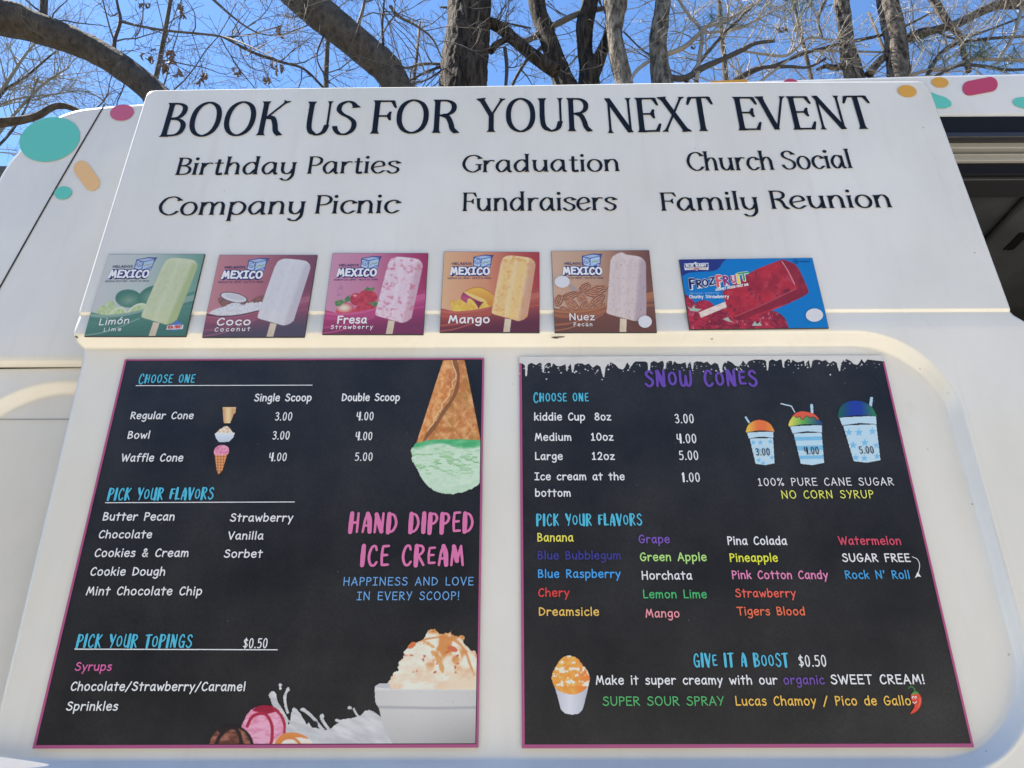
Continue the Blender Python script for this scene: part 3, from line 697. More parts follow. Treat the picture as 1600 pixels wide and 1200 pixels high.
hT = np.interp(Ug, TOPH[:, 0], TOPH[:, 1])
Hg = np.where(Hg > 1.18, 1.18+(Hg-1.18)/(1.25-1.18)*(hT-1.18), Hg)
# rounded upper corners
RC = 0.016
dl, dr, dt = Ug-U0, U1-Ug, hT-Hg
def corner(dx, dt): 
    c = np.where((dt < RC), RC-np.sqrt(np.maximum(RC**2-(RC-np.minimum(dt, RC))**2, 0)), 0); return c*np.clip(1-dx/0.05, 0, 1)
Ug = Ug + corner(dl, dt) - corner(dr, dt)
RU1, RH0, RH1 = 0.7125, -0.0175, 0.6175
d, nx_, ny_ = sd_round(Ug, Hg, -2.0, RU1, RH0, RH1, 0.135)
wch = np.where(ny_ > 0, 0.014+0.004*np.abs(ny_)**2, 0.014+0.008*np.abs(ny_)**2)
def chamfer(t):       # straight wall with small fillets
    t = np.clip(t, 0, 1); a = 0.09
    return np.where(t < a, t*t/(2*a*(1-a)), np.where(t > 1-a, 1-(1-t)**2/(2*a*(1-a)), (t-a/2)/(1-a)))
bead = (np.exp(-((d+0.001)/0.0022)**2) + 0.6*np.exp(-((d-wch)/0.0022)**2))*np.clip(1-ny_*1.6, 0, 1)*np.abs(nx_)
Yg = -0.0024*bead - 0.022*chamfer(d/wch) + np.maximum(Hg-HK, 0)*TILT
Yg += 0.0045*np.where(Hg < HK, np.where(Hg > HK-0.004, (HK-Hg)/0.004, np.clip(1-(HK-0.004-Hg)/0.035, 0, 1)**1.5), 0)
m = MB(); m.add(np.stack([Ug, Yg, Hg+EYE], -1).reshape(-1, 3), grid_faces(*Ug.shape))
SDOOR = m.build('sliding_door', WHITE, TRUCK, smooth=True)
so = SDOOR.modifiers.new('thickness', 'SOLIDIFY'); so.thickness = 0.014; so.offset = -1; so.use_rim = True
decal(DOOR, e_pts(1417, 143, 14.8, 9.2, 8), 'orange', SDOOR)
mb = MB(); Q = np.array([RECESS.inv(*p) for p in spline([(-60, 1178), (0, 1180), (50, 1186), (96, 1194), (60, 1199), (0, 1199), (-60, 1199), (-60, 1178)], 5)])
mb.add(np.stack([Q[:, 0], np.full(len(Q), -0.030), Q[:, 1]+EYE], 1), [tuple(range(len(Q)-1))]); mb.build('sunlit_sliver', mat('sunlit_white', (0.9, 0.9, 0.9), 0.1), SDOOR)  # white patch stands in for a sunlit sliver at the door's lower lip
for x, y, rx, ry, a in ((872, 533, 11, 1.3, -2), (868, 534.5, 5, .9, 4), (1112, 536, 2, .8, 0), (120, 533, 3, 1.6, 30), (448, 531, 4, .7, 0)):
    m = MB(); Q = np.array([DOOR.inv(*q) for q in e_pts(x, y-6, rx, ry, a)]); m.add(DOOR.pt(Q[:, 0], Q[:, 1], 0.0008), [tuple(range(len(Q)))[::-1]]); m.build('scuff_mark', mat('brown_scuff', (0.20, 0.155, 0.10), 0.9), SDOOR)
mb = MB(); mb.box((-0.715, -0.0245, EYE-0.30), (0.90, -0.0222, EYE-0.0385)); mb.build('blue_stripe', mat('blue_vinyl', (0.02, 0.12, 0.42), 0.3), SDOOR)

# lettering on the door, one mesh per line
def door_text(name, *runs):
    for r in runs:
        mb = MB(); s, x0, x1, yl, yr, cap = r[:6]
        text(mb, s, 'roman', DOOR, x0, x1, yl, yr, cap, off=0.0012, track=r[6] if len(r) > 6 else 0.4, w=r[7] if len(r) > 7 else 1.0)
        mb.build(name, NAVY, SDOOR)
door_text('headline_word',
    ('BOOK', 248, 447.5, 214.5, 211.5, 53, 0.35, 0.98), ('US', 474, 560, 212.5, 211, 53, 0.15, 0.98), ('FOR', 577.5, 718, 209.5, 208, 52, 0.25, 0.98),
    ('YOUR', 743, 927, 207, 205.5, 52, 0.25, 0.98), ('NEXT', 949, 1122, 208.5, 205, 54, 0.15, 0.98), ('EVENT', 1153, 1371.5, 204.5, 202, 52.5, 0.15, 0.98))
door_text('event_word', ('Birthday', 273, 462, 274, 272.5, 27, -.1, 1.0), ('Parties', 479, 627, 272, 271, 27, -.1, 1.0))
door_text('event_word', ('Graduation', 722, 969, 270, 268, 27, -.1, 1.0))
door_text('event_word', ('Church', 1075, 1211, 267.5, 266, 29, -.1, 1.0), ('Social', 1223, 1334, 265.5, 263, 29, -.1, 1.0))
door_text('event_word', ('Company', 245, 476, 337, 335, 29, -.1, 1.0), ('Picnic', 491, 627, 334.5, 333.5, 29, -.1, 1.0))
door_text('event_word', ('Fundraisers', 722, 967, 330.5, 329, 29, -.1, 1.0))
door_text('event_word', ('Family', 1033, 1187, 330, 328, 28.5, -.1, 1.0), ('Reunion', 1205, 1395, 327, 324.5, 28.5, -.1, 1.0))

# ------------------------------------------------------------------ print materials
PMAT = mat('printed_sheet', (0.5, 0.5, 0.5), 0.38)
_a = nd(PMAT, 'ShaderNodeAttribute', attribute_name='print'); lk(PMAT, _a.outputs['Color'], PMAT.node_tree.nodes['Principled BSDF'].inputs['Base Color'])
CHALK = mat('black_board', (0.017, 0.018, 0.021), 0.33, 0.55)
noise_color(CHALK, (0.010, 0.010, 0.012), (0.040, 0.038, 0.037), 6.0, 0.34, 0.78, detail=12)
_r = [n for n in CHALK.node_tree.nodes if n.type == 'VALTORGB'][0]
_tc = nd(CHALK, 'ShaderNodeTexCoord'); _v = nd(CHALK, 'ShaderNodeTexVoronoi', Scale=70.0); lk(CHALK, _tc.outputs['Object'], _v.inputs['Vector'])
_w = nd(CHALK, 'ShaderNodeTexNoise', Scale=5.0, Detail=2); lk(CHALK, _tc.outputs['Object'], _w.inputs['Vector'])
_g = nd(CHALK, 'ShaderNodeTexNoise', Scale=420.0, Detail=3); lk(CHALK, _tc.outputs['Object'], _g.inputs['Vector'])
_m1 = nd(CHALK, 'ShaderNodeMath', operation='LESS_THAN'); lk(CHALK, _v.outputs['Distance'], _m1.inputs[0]); _m1.inputs[1].default_value = 0.045
_m2 = nd(CHALK, 'ShaderNodeMath', operation='GREATER_THAN'); lk(CHALK, _w.outputs['Fac'], _m2.inputs[0]); _m2.inputs[1].default_value = 0.56
_m3 = nd(CHALK, 'ShaderNodeMath', operation='MULTIPLY'); lk(CHALK, _m1.outputs[0], _m3.inputs[0]); lk(CHALK, _m2.outputs[0], _m3.inputs[1])
_gr = nd(CHALK, 'ShaderNodeMapRange'); _gr.inputs['From Min'].default_value = .3; _gr.inputs['From Max'].default_value = .7; _gr.inputs['To Min'].default_value = .78; _gr.inputs['To Max'].default_value = 1.28; lk(CHALK, _g.outputs['Fac'], _gr.inputs['Value'])
_mg = nd(CHALK, 'ShaderNodeMix', data_type='RGBA', blend_type='MULTIPLY'); _mg.inputs['Factor'].default_value = 1.0; lk(CHALK, _r.outputs['Color'], _mg.inputs['A']); lk(CHALK, _gr.outputs['Result'], _mg.inputs['B'])
_md = nd(CHALK, 'ShaderNodeMix', data_type='RGBA'); lk(CHALK, _m3.outputs[0], _md.inputs['Factor']); lk(CHALK, _mg.outputs['Result'], _md.inputs['A']); _md.inputs['B'].default_value = (.22, .21, .20, 1)
lk(CHALK, _md.outputs['Result'], CHALK.node_tree.nodes['Principled BSDF'].inputs['Base Color'])
_b = CHALK.node_tree.nodes['Principled BSDF']
_n = nd(CHALK, 'ShaderNodeTexNoise', Scale=900.0, Detail=2); _t = nd(CHALK, 'ShaderNodeTexCoord'); lk(CHALK, _t.outputs['Object'], _n.inputs['Vector'])
_bp = nd(CHALK, 'ShaderNodeBump', Strength=0.25, Distance=0.001); lk(CHALK, _n.outputs['Fac'], _bp.inputs['Height']); lk(CHALK, _bp.outputs['Normal'], _b.inputs['Normal'])
PINK = mat('pink_border', ink(172, 84, 128), 0.4)

def board(u0, u1, h0, h1, label, group, widths):
    root = thing('menu_board', ((u0+u1)/2, -0.002, EYE+h0), label, 'menu board', group)
    m = MB(); m.box((u0, -0.0035, EYE+h0), (u1, -0.0005, EYE+h1)); m.build('panel', CHALK, root)
    l, r, b, t = widths; m = MB()
    m.box((u0, -0.0043, EYE+h0), (u0+l, -0.0036, EYE+h1-(0.013 if t == 0 else 0))); m.box((u1-r, -0.0043, EYE+h0), (u1, -0.0036, EYE+h1-(0.013 if t == 0 else 0)))
    m.box((u0+l, -0.0043, EYE+h0), (u1-r, -0.0036, EYE+h0+b))
    if t: m.box((u0+l, -0.0043, EYE+h1-t), (u1-r, -0.0036, EYE+h1))
    m.build('border', PINK, root); return root
MB_L = board(-0.664, -0.051, -0.005, 0.595, 'black ice cream menu board with an upside-down waffle cone and pink border all round', 'menu boards on the truck door', (0.0034, 0.0030, 0.0044, 0.0024))
MB_R = board(0.009, 0.628, -0.006, 0.597, 'black snow cone menu board with white icicles along its top edge', 'menu boards on the truck door', (0.0038, 0.0030, 0.0048, 0))
def T(root, name, s, font, x0, x1, yl, yr, cap, col, **kw):
    m = MB(); text(m, s, font, RECESS, x0, x1, yl, yr, cap, off=0.0050, **kw); return m.build(name, inkmat(col), root)
def rule(root, x0, y0, x1, y1, col=(225, 228, 232), w=0.0014):
    a, b = RECESS.inv(x0, y0), RECESS.inv(x1, y1); V, F = ribbon([a, b], w/2, cap='flat')
    m = MB(); m.add(RECESS.pt(V[:, 0], V[:, 1], 0.0047), F); m.build('rule', inkmat(col), root)
WH, BL = (226, 228, 230), (82, 184, 212)
L = MB_L
T(L, 'heading', 'Choose one', 'brush', 217.5, 305.5, 602, 601, 16, BL, wobble=.25)
rule(L, 214, 604.4, 489.3, 603.6)
T(L, 'column_title', 'Single Scoop', 'hand', 398, 487.6, 628.6, 628.4, 11, WH, w=1.15); T(L, 'column_title', 'Double Scoop', 'hand', 534.7, 625.3, 628.2, 628, 11, WH, w=1.15)
for s, x0, x1, y, c in (('Regular Cone', 205.5, 303.6, 656.3, 10.6), ('Bowl', 201, 235, 686.8, 11), ('Waffle Cone', 190.5, 287.5, 722.4, 11.4)):
    T(L, 'menu_item', s, 'hand', x0, x1, y, y-.2, c, WH, w=1.1)
for s, x0, x1, y in (('3.00', 430.5, 457, 658.6), ('4.00', 557.5, 584, 658.2), ('3.00', 426.5, 453, 688.2), ('4.00', 556, 582, 689.2), ('4.00', 421, 448.5, 721.8), ('5.00', 555, 582.5, 721.4)):
    T(L, 'price', s, 'brush', x0, x1, y, y, 12.6, WH, w=1.05)
T(L, 'heading', 'PICK YoUR fLAVoRS', 'brush', 169, 334.5, 782.8, 781.5, 18.5, BL, wobble=.25)
rule(L, 166.5, 786.8, 461.6, 785.6)
for s, x0, x1, y, c in (('Butter Pecan', 162.5, 274, 814.2, 12), ('Chocolate', 156, 239, 841.8, 11.6), ('Cookies & Cream', 149.5, 296, 870.8, 12), ('Cookie Dough', 143, 259.5, 899.9, 12.2), ('Mint Chocolate Chip', 136.5, 317, 930.4, 12.4),
                        ('Strawberry', 360.5, 459, 815.8, 11.8), ('Vanilla', 357, 413, 843.8, 11.6), ('Sorbet', 351, 411.5, 872, 11.8)):
    T(L, 'flavor_name', s, 'hand', x0, x1, y, y, c, WH, w=1.12)
T(L, 'heading', 'PICK YoUR ToPINGS', 'brush', 120.5, 301, 1012, 1012.6, 20.5, BL, wobble=.25)
T(L, 'price', '$0.50', 'brush', 381, 418.5, 1013.2, 1013.2, 15.2, WH, w=1.05)
rule(L, 119, 1014.8, 435.2, 1015.8)
T(L, 'flavor_name', 'Syrups', 'hand', 119, 176.5, 1048, 1048, 12.4, (206, 104, 160), w=1.12)
T(L, 'flavor_name', 'Chocolate/Strawberry/Caramel', 'hand', 112.5, 384, 1079, 1079.5, 13, WH, w=1.12)
T(L, 'flavor_name', 'Sprinkles', 'hand', 105.5, 186, 1110, 1110, 13, WH, w=1.12)
PK = (216, 118, 168)
T(L, 'title', 'HAND DIPPED', 'brush', 544.5, 740, 833.5, 833, 31, PK, w=1.12, wobble=.3); T(L, 'title', 'ICE CReAM', 'brush', 563, 725, 884.5, 884, 32, PK, w=1.12, wobble=.3)
SB = (112, 168, 222)
T(L, 'slogan', 'HAPPINESS AND LOVE', 'hand', 537.5, 740.3, 915.6, 915.3, 12.4, SB, w=.8, track=1.4); T(L, 'slogan', 'IN EVERY SCOOP!', 'hand', 558, 717.5, 938.4, 938, 12.6, SB, w=.8, track=1.4)

R = MB_R
T(R, 'title', 'SNoW CoNeS', 'brush', 1007, 1183.5, 606, 605, 25, (104, 72, 168), w=1.32, wobble=.3)
T(R, 'heading', 'Choose one', 'brush', 833.5, 920, 631, 630, 16, BL, wobble=.25)
for s, x0, x1, y in (('kiddie Cup', 834.5, 914, 658.4), ('8oz', 928.5, 955, 658.3), ('Medium', 835.5, 892.5, 690), ('10oz', 923, 958.5, 689.8), ('Large', 836, 879, 719.8), ('12oz', 924.5, 960.5, 719.7), ('Ice cream at the', 835, 975.5, 751.4), ('bottom', 836, 891.5, 777)):
    T(R, 'menu_item', s, 'hand', x0, x1, y, y, 11.2, WH, w=1.12)
for s, x0, x1, y in (('3.00', 1054, 1083.5, 662.8), ('4.00', 1057, 1087.5, 693.8), ('5.00', 1060.5, 1090.5, 720), ('1.00', 1065, 1093, 754.2)):
    T(R, 'price', s, 'brush', x0, x1, y, y, 14, WH, w=1.05)
T(R, 'heading', 'PICK YoUR fLAVoRS', 'brush', 837.5, 1003, 822.4, 822, 18, BL, wobble=.25)
YE, RE = (226, 218, 92), (214, 70, 66)
for s, x0, x1, y, col in (
    ('Banana', 839.5, 896, 846.8, YE), ('Blue Bubblegum', 840, 969.2, 874.8, (62, 60, 138)), ('Blue Raspberry', 840.5, 969.5, 903.4, (72, 160, 226)), ('Chery', 841, 889.8, 932.7, RE), ('Dreamsicle', 842, 935.6, 962.4, (236, 190, 96)),
    ('Grape', 997.5, 1045.8, 849.4, (122, 88, 172)), ('Green Apple', 999.5, 1103.3, 877.2, (176, 222, 128)), ('Horchata', 1002.3, 1081, 906, WH), ('Lemon Lime', 1004.5, 1103.6, 935.2, (74, 178, 110)), ('Mango', 1008, 1061, 965, (236, 148, 158)),
    ('Pina Colada', 1136, 1228.8, 852, WH), ('Pineapple', 1139.5, 1214.3, 878.4, (222, 226, 66)), ('Pink Cotton Candy', 1143, 1292.8, 905.2, (222, 134, 178)), ('Strawberry', 1147.7, 1242.6, 933.6, (226, 100, 84)), ('Tigers Blood', 1150.5, 1256.3, 961.7, (232, 112, 78)),
    ('Watermelon', 1308.8, 1406, 852, (206, 78, 100)), ('SUGAR FREE', 1314.5, 1421, 878.6, WH), ("Rock N' Roll", 1319.5, 1419.5, 905, (70, 156, 210))):
    T(R, 'flavor_name', s, 'hand', x0, x1, y, y, 12.2, col, w=1.1)
m = MB(); Q = np.array([RECESS.inv(*p) for p in spline([(1423, 871), (1431, 875), (1434.5, 884), (1432.5, 897)], 6)]); V, F = ribbon(Q, 0.0005); m.add(RECESS.pt(V[:, 0], V[:, 1], .0048), F)
Q = np.array([RECESS.inv(*p) for p in [(1427, 904.5), (1431.3, 894.5), (1437, 902.5), (1431.5, 901.5)]]); m.add(RECESS.pt(Q[:, 0], Q[:, 1], .0049), [(0, 1, 2, 3)]); m.build('arrow', inkmat(WH), R)
T(R, 'slogan', '100% PURE CANE SUGAR', 'hand', 1183.5, 1395, 760.4, 759.6, 11.6, WH, w=.8, track=1.4); T(R, 'slogan', 'NO CORN SYRUP', 'hand', 1220.5, 1364, 780.2, 779.6, 12, (226, 230, 104), w=.8, track=1.4)
T(R, 'heading', 'GIVe IT A BooST', 'brush', 1083.5, 1232, 1042.5, 1042, 21, BL, wobble=.3); T(R, 'price', '$0.50', 'brush', 1247, 1290, 1042, 1041.6, 17.5, WH)
T(R, 'boost_line', 'Make it super creamy with our', 'hand', 930.5, 1214, 1069.6, 1069.3, 13.2, WH, w=1.1); T(R, 'boost_line', 'organic', 'hand', 1223, 1287, 1069.2, 1069, 13.2, (110, 78, 160), w=1.1); T(R, 'boost_line', 'SWEET CREAM!', 'hand', 1296.5, 1442.5, 1069, 1068.6, 14, WH, w=1.1)
T(R, 'boost_line', 'SUPER SOUR SPRAY', 'hand', 941, 1130.5, 1102.6, 1102.2, 13.6, (84, 172, 104), w=.95, track=.8); T(R, 'boost_line', 'Lucas Chamoy / Pico de Gallo', 'hand', 1148.5, 1421.5, 1102.2, 1101.6, 13.6, (236, 186, 84), w=1.05)

# ------------------------------------------------------------------ pictures printed on the boards
def pic(root, name, box, crop, paint, off=0.0046, step=0.0009):
    c = [RECESS.inv(x, y) for x, y in ((box[0], box[1]), (box[2], box[1]), (box[2], box[3]), (box[0], box[3]))]
    c = np.array(c); u0, u1, h0, h1 = c[:, 0].min(), c[:, 0].max(), c[:, 1].min(), c[:, 1].max()
    if root is MB_L: u0, u1, h0, h1 = max(u0, -0.6598), min(u1, -0.0552), max(h0, 0.0005), min(h1, 0.5918)
    else: u0, u1, h1 = max(u0, 0.009), min(u1, 0.628), min(h1, 0.597)
    nx, ny = max(int((u1-u0)/step), 4), max(int((h1-h0)/step), 4)
    U, H = np.meshgrid(np.linspace(u0, u1, nx), np.linspace(h1, h0, ny))
    cv = Canvas(RECESS.pt(U, H, off)).crop(*crop); paint(cv); return cv.build(name, PMAT, root)

def p_cone(c):                                   # waffle cone, point up, over a mint scoop
    def waffle(X, Y):
        n = fbm(X/38, Y/38, 5, 5); n2 = fbm(X/60, Y/60, 8, 3)
        k = mix((192, 122, 66), (232, 180, 124), (n-0.3)*2.0); k = mix(k, (166, 120, 52), (n2-0.5)*2.2)
        g = np.minimum(np.abs(((X*0.82+Y*0.57) % 128)-64), np.abs(((X*0.82-Y*0.57+50) % 128)-64))
        k = mix(k, (232, 178, 118), (1-np.minimum(g/11, 1))*0.75*(Y > 300)*np.clip((fbm(X/40, Y/40, 2)-.36)*8, 0, 1))
        k = mix(k, (112, 66, 44), np.clip((X-(362+(Y-65)*-.0+0))*0, 0, 1))
        return mix(k, (120, 74, 42), (fbm(X/9, Y/9, 4, 3)-.68)*3)
    m = c.poly([(362, 65), (530, 65), (655, 692), (600, 684), (400, 680), (190, 702), (153, 712)], waffle, smooth=False)
    c.poly([(430, 70), (470, 170), (455, 280), (420, 370), (360, 450), (312, 530), (240, 625), (200, 700), (225, 690), (300, 600), (350, 520), (430, 400), (480, 300), (492, 180), (470, 65)], (120, 74, 46), on=m, alpha=.75)
    flap = [(362, 62), (430, 62), (440, 110), (462, 165), (458, 205), (432, 240), (438, 280), (415, 300), (410, 340), (380, 375), (352, 410), (348, 445), (325, 470), (318, 495), (290, 520), (285, 560), (262, 580), (240, 612), (222, 625), (205, 690), (186, 703), (152, 714)]
    c.poly(flap, lambda X, Y: mix(mix((204, 128, 66), (236, 182, 124), (fbm(X/22, Y/30, 15, 5)-.32)*2.2), (150, 84, 62), np.clip((X-310-(400-Y)*.35)/120, 0, 1)*.7*(Y < 260)), smooth=False, on=m)
    c.line(flap[1:18], 7, (236, 196, 150), on=m, smooth=True)
    def mint(X, Y):
        n = fbm(X/34, Y/16, 31, 5); k = mix((206, 228, 204), (186, 218, 186), (n-.35)*2)
        pit = np.clip((fbm(X/52+3, Y/21, 77, 4)-.55)*9, 0, 1)*np.clip(1.2-np.abs(Y-860)/130, 0, 1)
        k = mix(k, (92, 168, 84), pit*.9)
        k = mix(k, (222, 236, 218), np.clip((fbm(X/52+3, Y/21+.25, 77, 4)-.57)*9, 0, 1)*.6*(Y > 760))
        k = mix(k, (176, 206, 176), np.clip((Y-960)/180, 0, 1)*.5)
        band = np.clip((746+18*np.sin(X/70)+14*(n-.5)-Y)/22, 0, 1)
        return mix(k, mix((74, 172, 112), (124, 200, 142), (fbm(X/50, Y/18, 3)-.3)*2), band)
    c.poly([(150, 712), (200, 700), (280, 688), (400, 682), (520, 682), (640, 690), (700, 698), (720, 800), (710, 950), (668, 1003), (600, 1060), (500, 1098), (400, 1107), (300, 1085), (215, 1018), (158, 915), (132, 866), (116, 840), (120, 800), (110, 768), (128, 740)], mint, rough=4, seed=3)
pic(L, 'waffle_cone_picture', (635, 560, 770, 778), (620, 550, 5), p_cone)

def p_bowl(c):
    def milk(X, Y):
        n = fbm((X+Y*.9)/110, (Y-X*.45)/26, 12, 4); return mix((188, 190, 190), (216, 217, 216), (n-.25)*1.9)
    c.poly([(440, 655), (470, 560), (480, 500), (492, 530), (502, 480), (512, 438), (535, 445), (560, 480), (590, 530), (600, 510), (612, 540), (640, 548), (700, 560), (745, 530), (800, 500), (845, 492), (880, 480), (905, 455), (940, 452), (975, 475), (1000, 500), (1020, 560), (1080, 655)], milk, rough=2)
    for P, w in (([(842, 440), (858, 470), (880, 500)], 12), ([(668, 478), (672, 500), (690, 530), (712, 560)], 17), ([(565, 445), (600, 470), (630, 500), (665, 545), (680, 560)], 17), ([(750, 508), (775, 510), (810, 505)], 14), ([(488, 335), (470, 375), (475, 430), (487, 468)], 14), ([(444, 312), (446, 340)], 12), ([(405, 365), (415, 410), (440, 450), (480, 520)], 34)):
        c.line(P, w, milk)
    for x, y, rx, ry in ((822, 438, 13, 9), (672, 483, 12, 12), (568, 448, 16, 9), (487, 338, 9, 12), (445, 314, 9, 9), (404, 372, 20, 24), (752, 505, 11, 7)): c.ell(x, y, rx, ry, milk)
    c.poly([(596, 505), (640, 512), (650, 530), (640, 546), (615, 540)], (40, 42, 48), on=c.a*1.0)
    def pinky(X, Y): return mix((232, 172, 194), (206, 120, 150), (fbm(X/34, Y/15, 7, 5)-.4)*2.4)
    m = c.poly([(236, 545), (262, 480), (300, 440), (350, 424), (410, 436), (450, 468), (474, 520), (470, 600), (440, 655), (300, 655), (250, 600)], pinky, rough=3)
    c.poly([(295, 450), (350, 415), (400, 428), (440, 450), (410, 462), (372, 470), (330, 462)], (150, 28, 56), on=m)
    for P in ([(262, 545), (290, 490), (330, 470), (370, 478), (398, 530), (400, 600), (388, 655)], [(410, 440), (450, 480), (470, 540), (466, 600)]): c.line(P, 17, (168, 38, 66), on=m)
    m = c.ell(180, 655, 122, 124, lambda X, Y: mix((92, 54, 44), (172, 112, 92), (fbm(X/30, Y/13, 9, 5)-.36)*2.6))
    c.line([(92, 655), (112, 600), (150, 560), (190, 545), (222, 580), (238, 655)], 20, (42, 30, 32), on=m); c.line([(110, 570), (150, 545), (200, 535), (250, 555), (280, 590), (298, 640)], 24, (38, 28, 30), on=m)
    m = c.poly([(395, 655), (415, 620), (440, 590), (490, 572), (550, 578), (600, 605), (615, 655)], lambda X, Y: mix((238, 224, 212), (222, 190, 164), (fbm(X/30, Y/14, 19, 4)-.45)*2.4))
    c.poly([(420, 618), (450, 585), (500, 570), (560, 580), (598, 606), (560, 600), (500, 600), (460, 612), (440, 640), (430, 655), (415, 655)], (218, 138, 74), on=m); c.line([(430, 640), (470, 606), (520, 606), (556, 640), (560, 656)], 14, (214, 132, 70), on=m)
    def cream(X, Y):
        n = fbm(X/60, Y/40, 41, 5); k = mix((242, 230, 212), (222, 196, 164), (n-.40)*2.4)
        car = np.clip((fbm(X/70+2, Y/90, 55, 3)-.53)*9, 0, 1)*np.clip((275-Y)/110, 0, 1)
        k = mix(k, (206, 132, 64), car*.85)
        return mix(k, (186, 78, 48), np.clip((fbm(X/22, Y/22, 66, 3)-.74)*14, 0, 1)*(Y < 250)*.9)
    m = c.poly([(1035, 335), (1040, 285), (1062, 250), (1084, 236), (1088, 195), (1112, 165), (1120, 130), (1150, 105), (1180, 85), (1235, 55), (1245, 20), (1280, 8), (1298, 22), (1310, 32), (1362, 30), (1374, 8), (1378, 40), (1410, 52), (1435, 42), (1446, 62), (1440, 80), (1480, 125), (1505, 130), (1515, 170), (1535, 230), (1540, 345), (1200, 345)], cream, rough=5, seed=4)
    c.line([(1190, 80), (1250, 62), (1330, 55), (1400, 75), (1450, 130), (1475, 200), (1500, 260)], 15, (208, 142, 78), on=m, taper=1, alpha=.8); c.line([(1265, 130), (1300, 160), (1316, 200), (1330, 250)], 30, (212, 150, 80), on=m, taper=1, alpha=.8); c.line([(1215, 70), (1250, 90), (1285, 112)], 18, (218, 158, 92), on=m, taper=1, alpha=.8)
    c.ell(1160, 98, 26, 14, (210, 120, 70), ang=-40); c.ell(1380, 118, 30, 15, (206, 110, 76), ang=20, on=m)
    c.poly([(1300, 330), (1350, 290), (1380, 255), (1420, 250), (1450, 290), (1540, 260), (1540, 345), (1300, 345)], (232, 208, 176), on=m, alpha=.7)
    def china(X, Y):
        t = np.clip((X-960)/560, 0, 1); v = 205 - 30*np.clip((Y-430)/220, 0, 1)*(0.4+1.1*t) - 14*np.abs(t-.42)
        k = np.stack([v+2, v+1, v-3], -1); k = mix(k, (150, 152, 156), np.clip(1-np.abs(Y-(440-10*np.abs(t-.6)))/12, 0, 1)*.7)
        k = mix(k, (224, 224, 224), np.clip(1-np.abs(Y-335)/14, 0, 1)*.7)
        return mix(k, (70, 70, 74), ((hnoise(X/3.5, Y/3.5, 5) > .955) & (hnoise(X/60, Y/60, 8) > .55))*.45)
    c.poly([(958, 322), (980, 308), (1035, 305), (1040, 335), (1540, 340), (1540, 660), (1075, 660), (1040, 610), (1010, 550), (992, 490), (980, 440), (962, 410)], china, smooth=False)
    c.poly([(968, 320), (1000, 309), (1036, 307), (1038, 330), (1000, 330)], (190, 192, 194), on=c.a*1.0)
pic(L, 'ice_cream_bowl_picture', (322, 975, 760, 1175), (310, 980, 3.478), p_bowl)

def p_small(c):
    g = lambda X, Y: mix((206, 160, 108), (240, 206, 158), .5+.5*np.sin(X/9))
    c.poly([(1228, 340), (1302, 340), (1298, 372), (1290, 378), (1270, 427), (1234, 427), (1230, 376)], g, smooth=False)
    c.line([(1228, 343), (1302, 343)], 5, (226, 190, 140), smooth=False)
def p_small2(c):
    c.poly([(1196, 490), (1205, 468), (1225, 455), (1238, 444), (1252, 446), (1268, 456), (1278, 472), (1290, 490)], lambda X, Y: mix((240, 222, 200), (212, 160, 116), (fbm(X/9, Y/9, 3)-.5)*4), rough=2)
    c.poly([(1184, 486), (1210, 478), (1270, 484), (1294, 480), (1288, 505), (1264, 530), (1208, 533), (1192, 512)], lambda X, Y: mix((222, 230, 236), (178, 192, 206), (Y-480)/70+0*X), smooth=False)
def p_small3(c):
    c.poly([(1184, 600), (1256, 594), (1226, 690), (1204, 712), (1196, 690)], lambda X, Y: mix((226, 160, 104), (176, 104, 58), np.clip((np.sin((X+Y)/5)*np.sin((X-Y)/5)+.4), 0, 1)), smooth=False)
    c.poly([(1182, 600), (1182, 574), (1200, 554), (1232, 548), (1258, 560), (1264, 580), (1258, 598), (1240, 600), (1222, 606), (1200, 602)], lambda X, Y: mix((236, 160, 186), (208, 112, 146), (fbm(X/9, Y/7, 4)-.45)*4))
pic(L, 'cake_cone_picture', (345, 633, 372, 664), (0, 540, 3.53), p_small, step=.0006)
pic(L, 'small_bowl_picture', (333, 662, 369, 694), (0, 540, 3.53), p_small2, step=.0006)
pic(L, 'sugar_cone_picture', (332, 692, 361, 745), (0, 540, 3.53), p_small3, step=.0006)

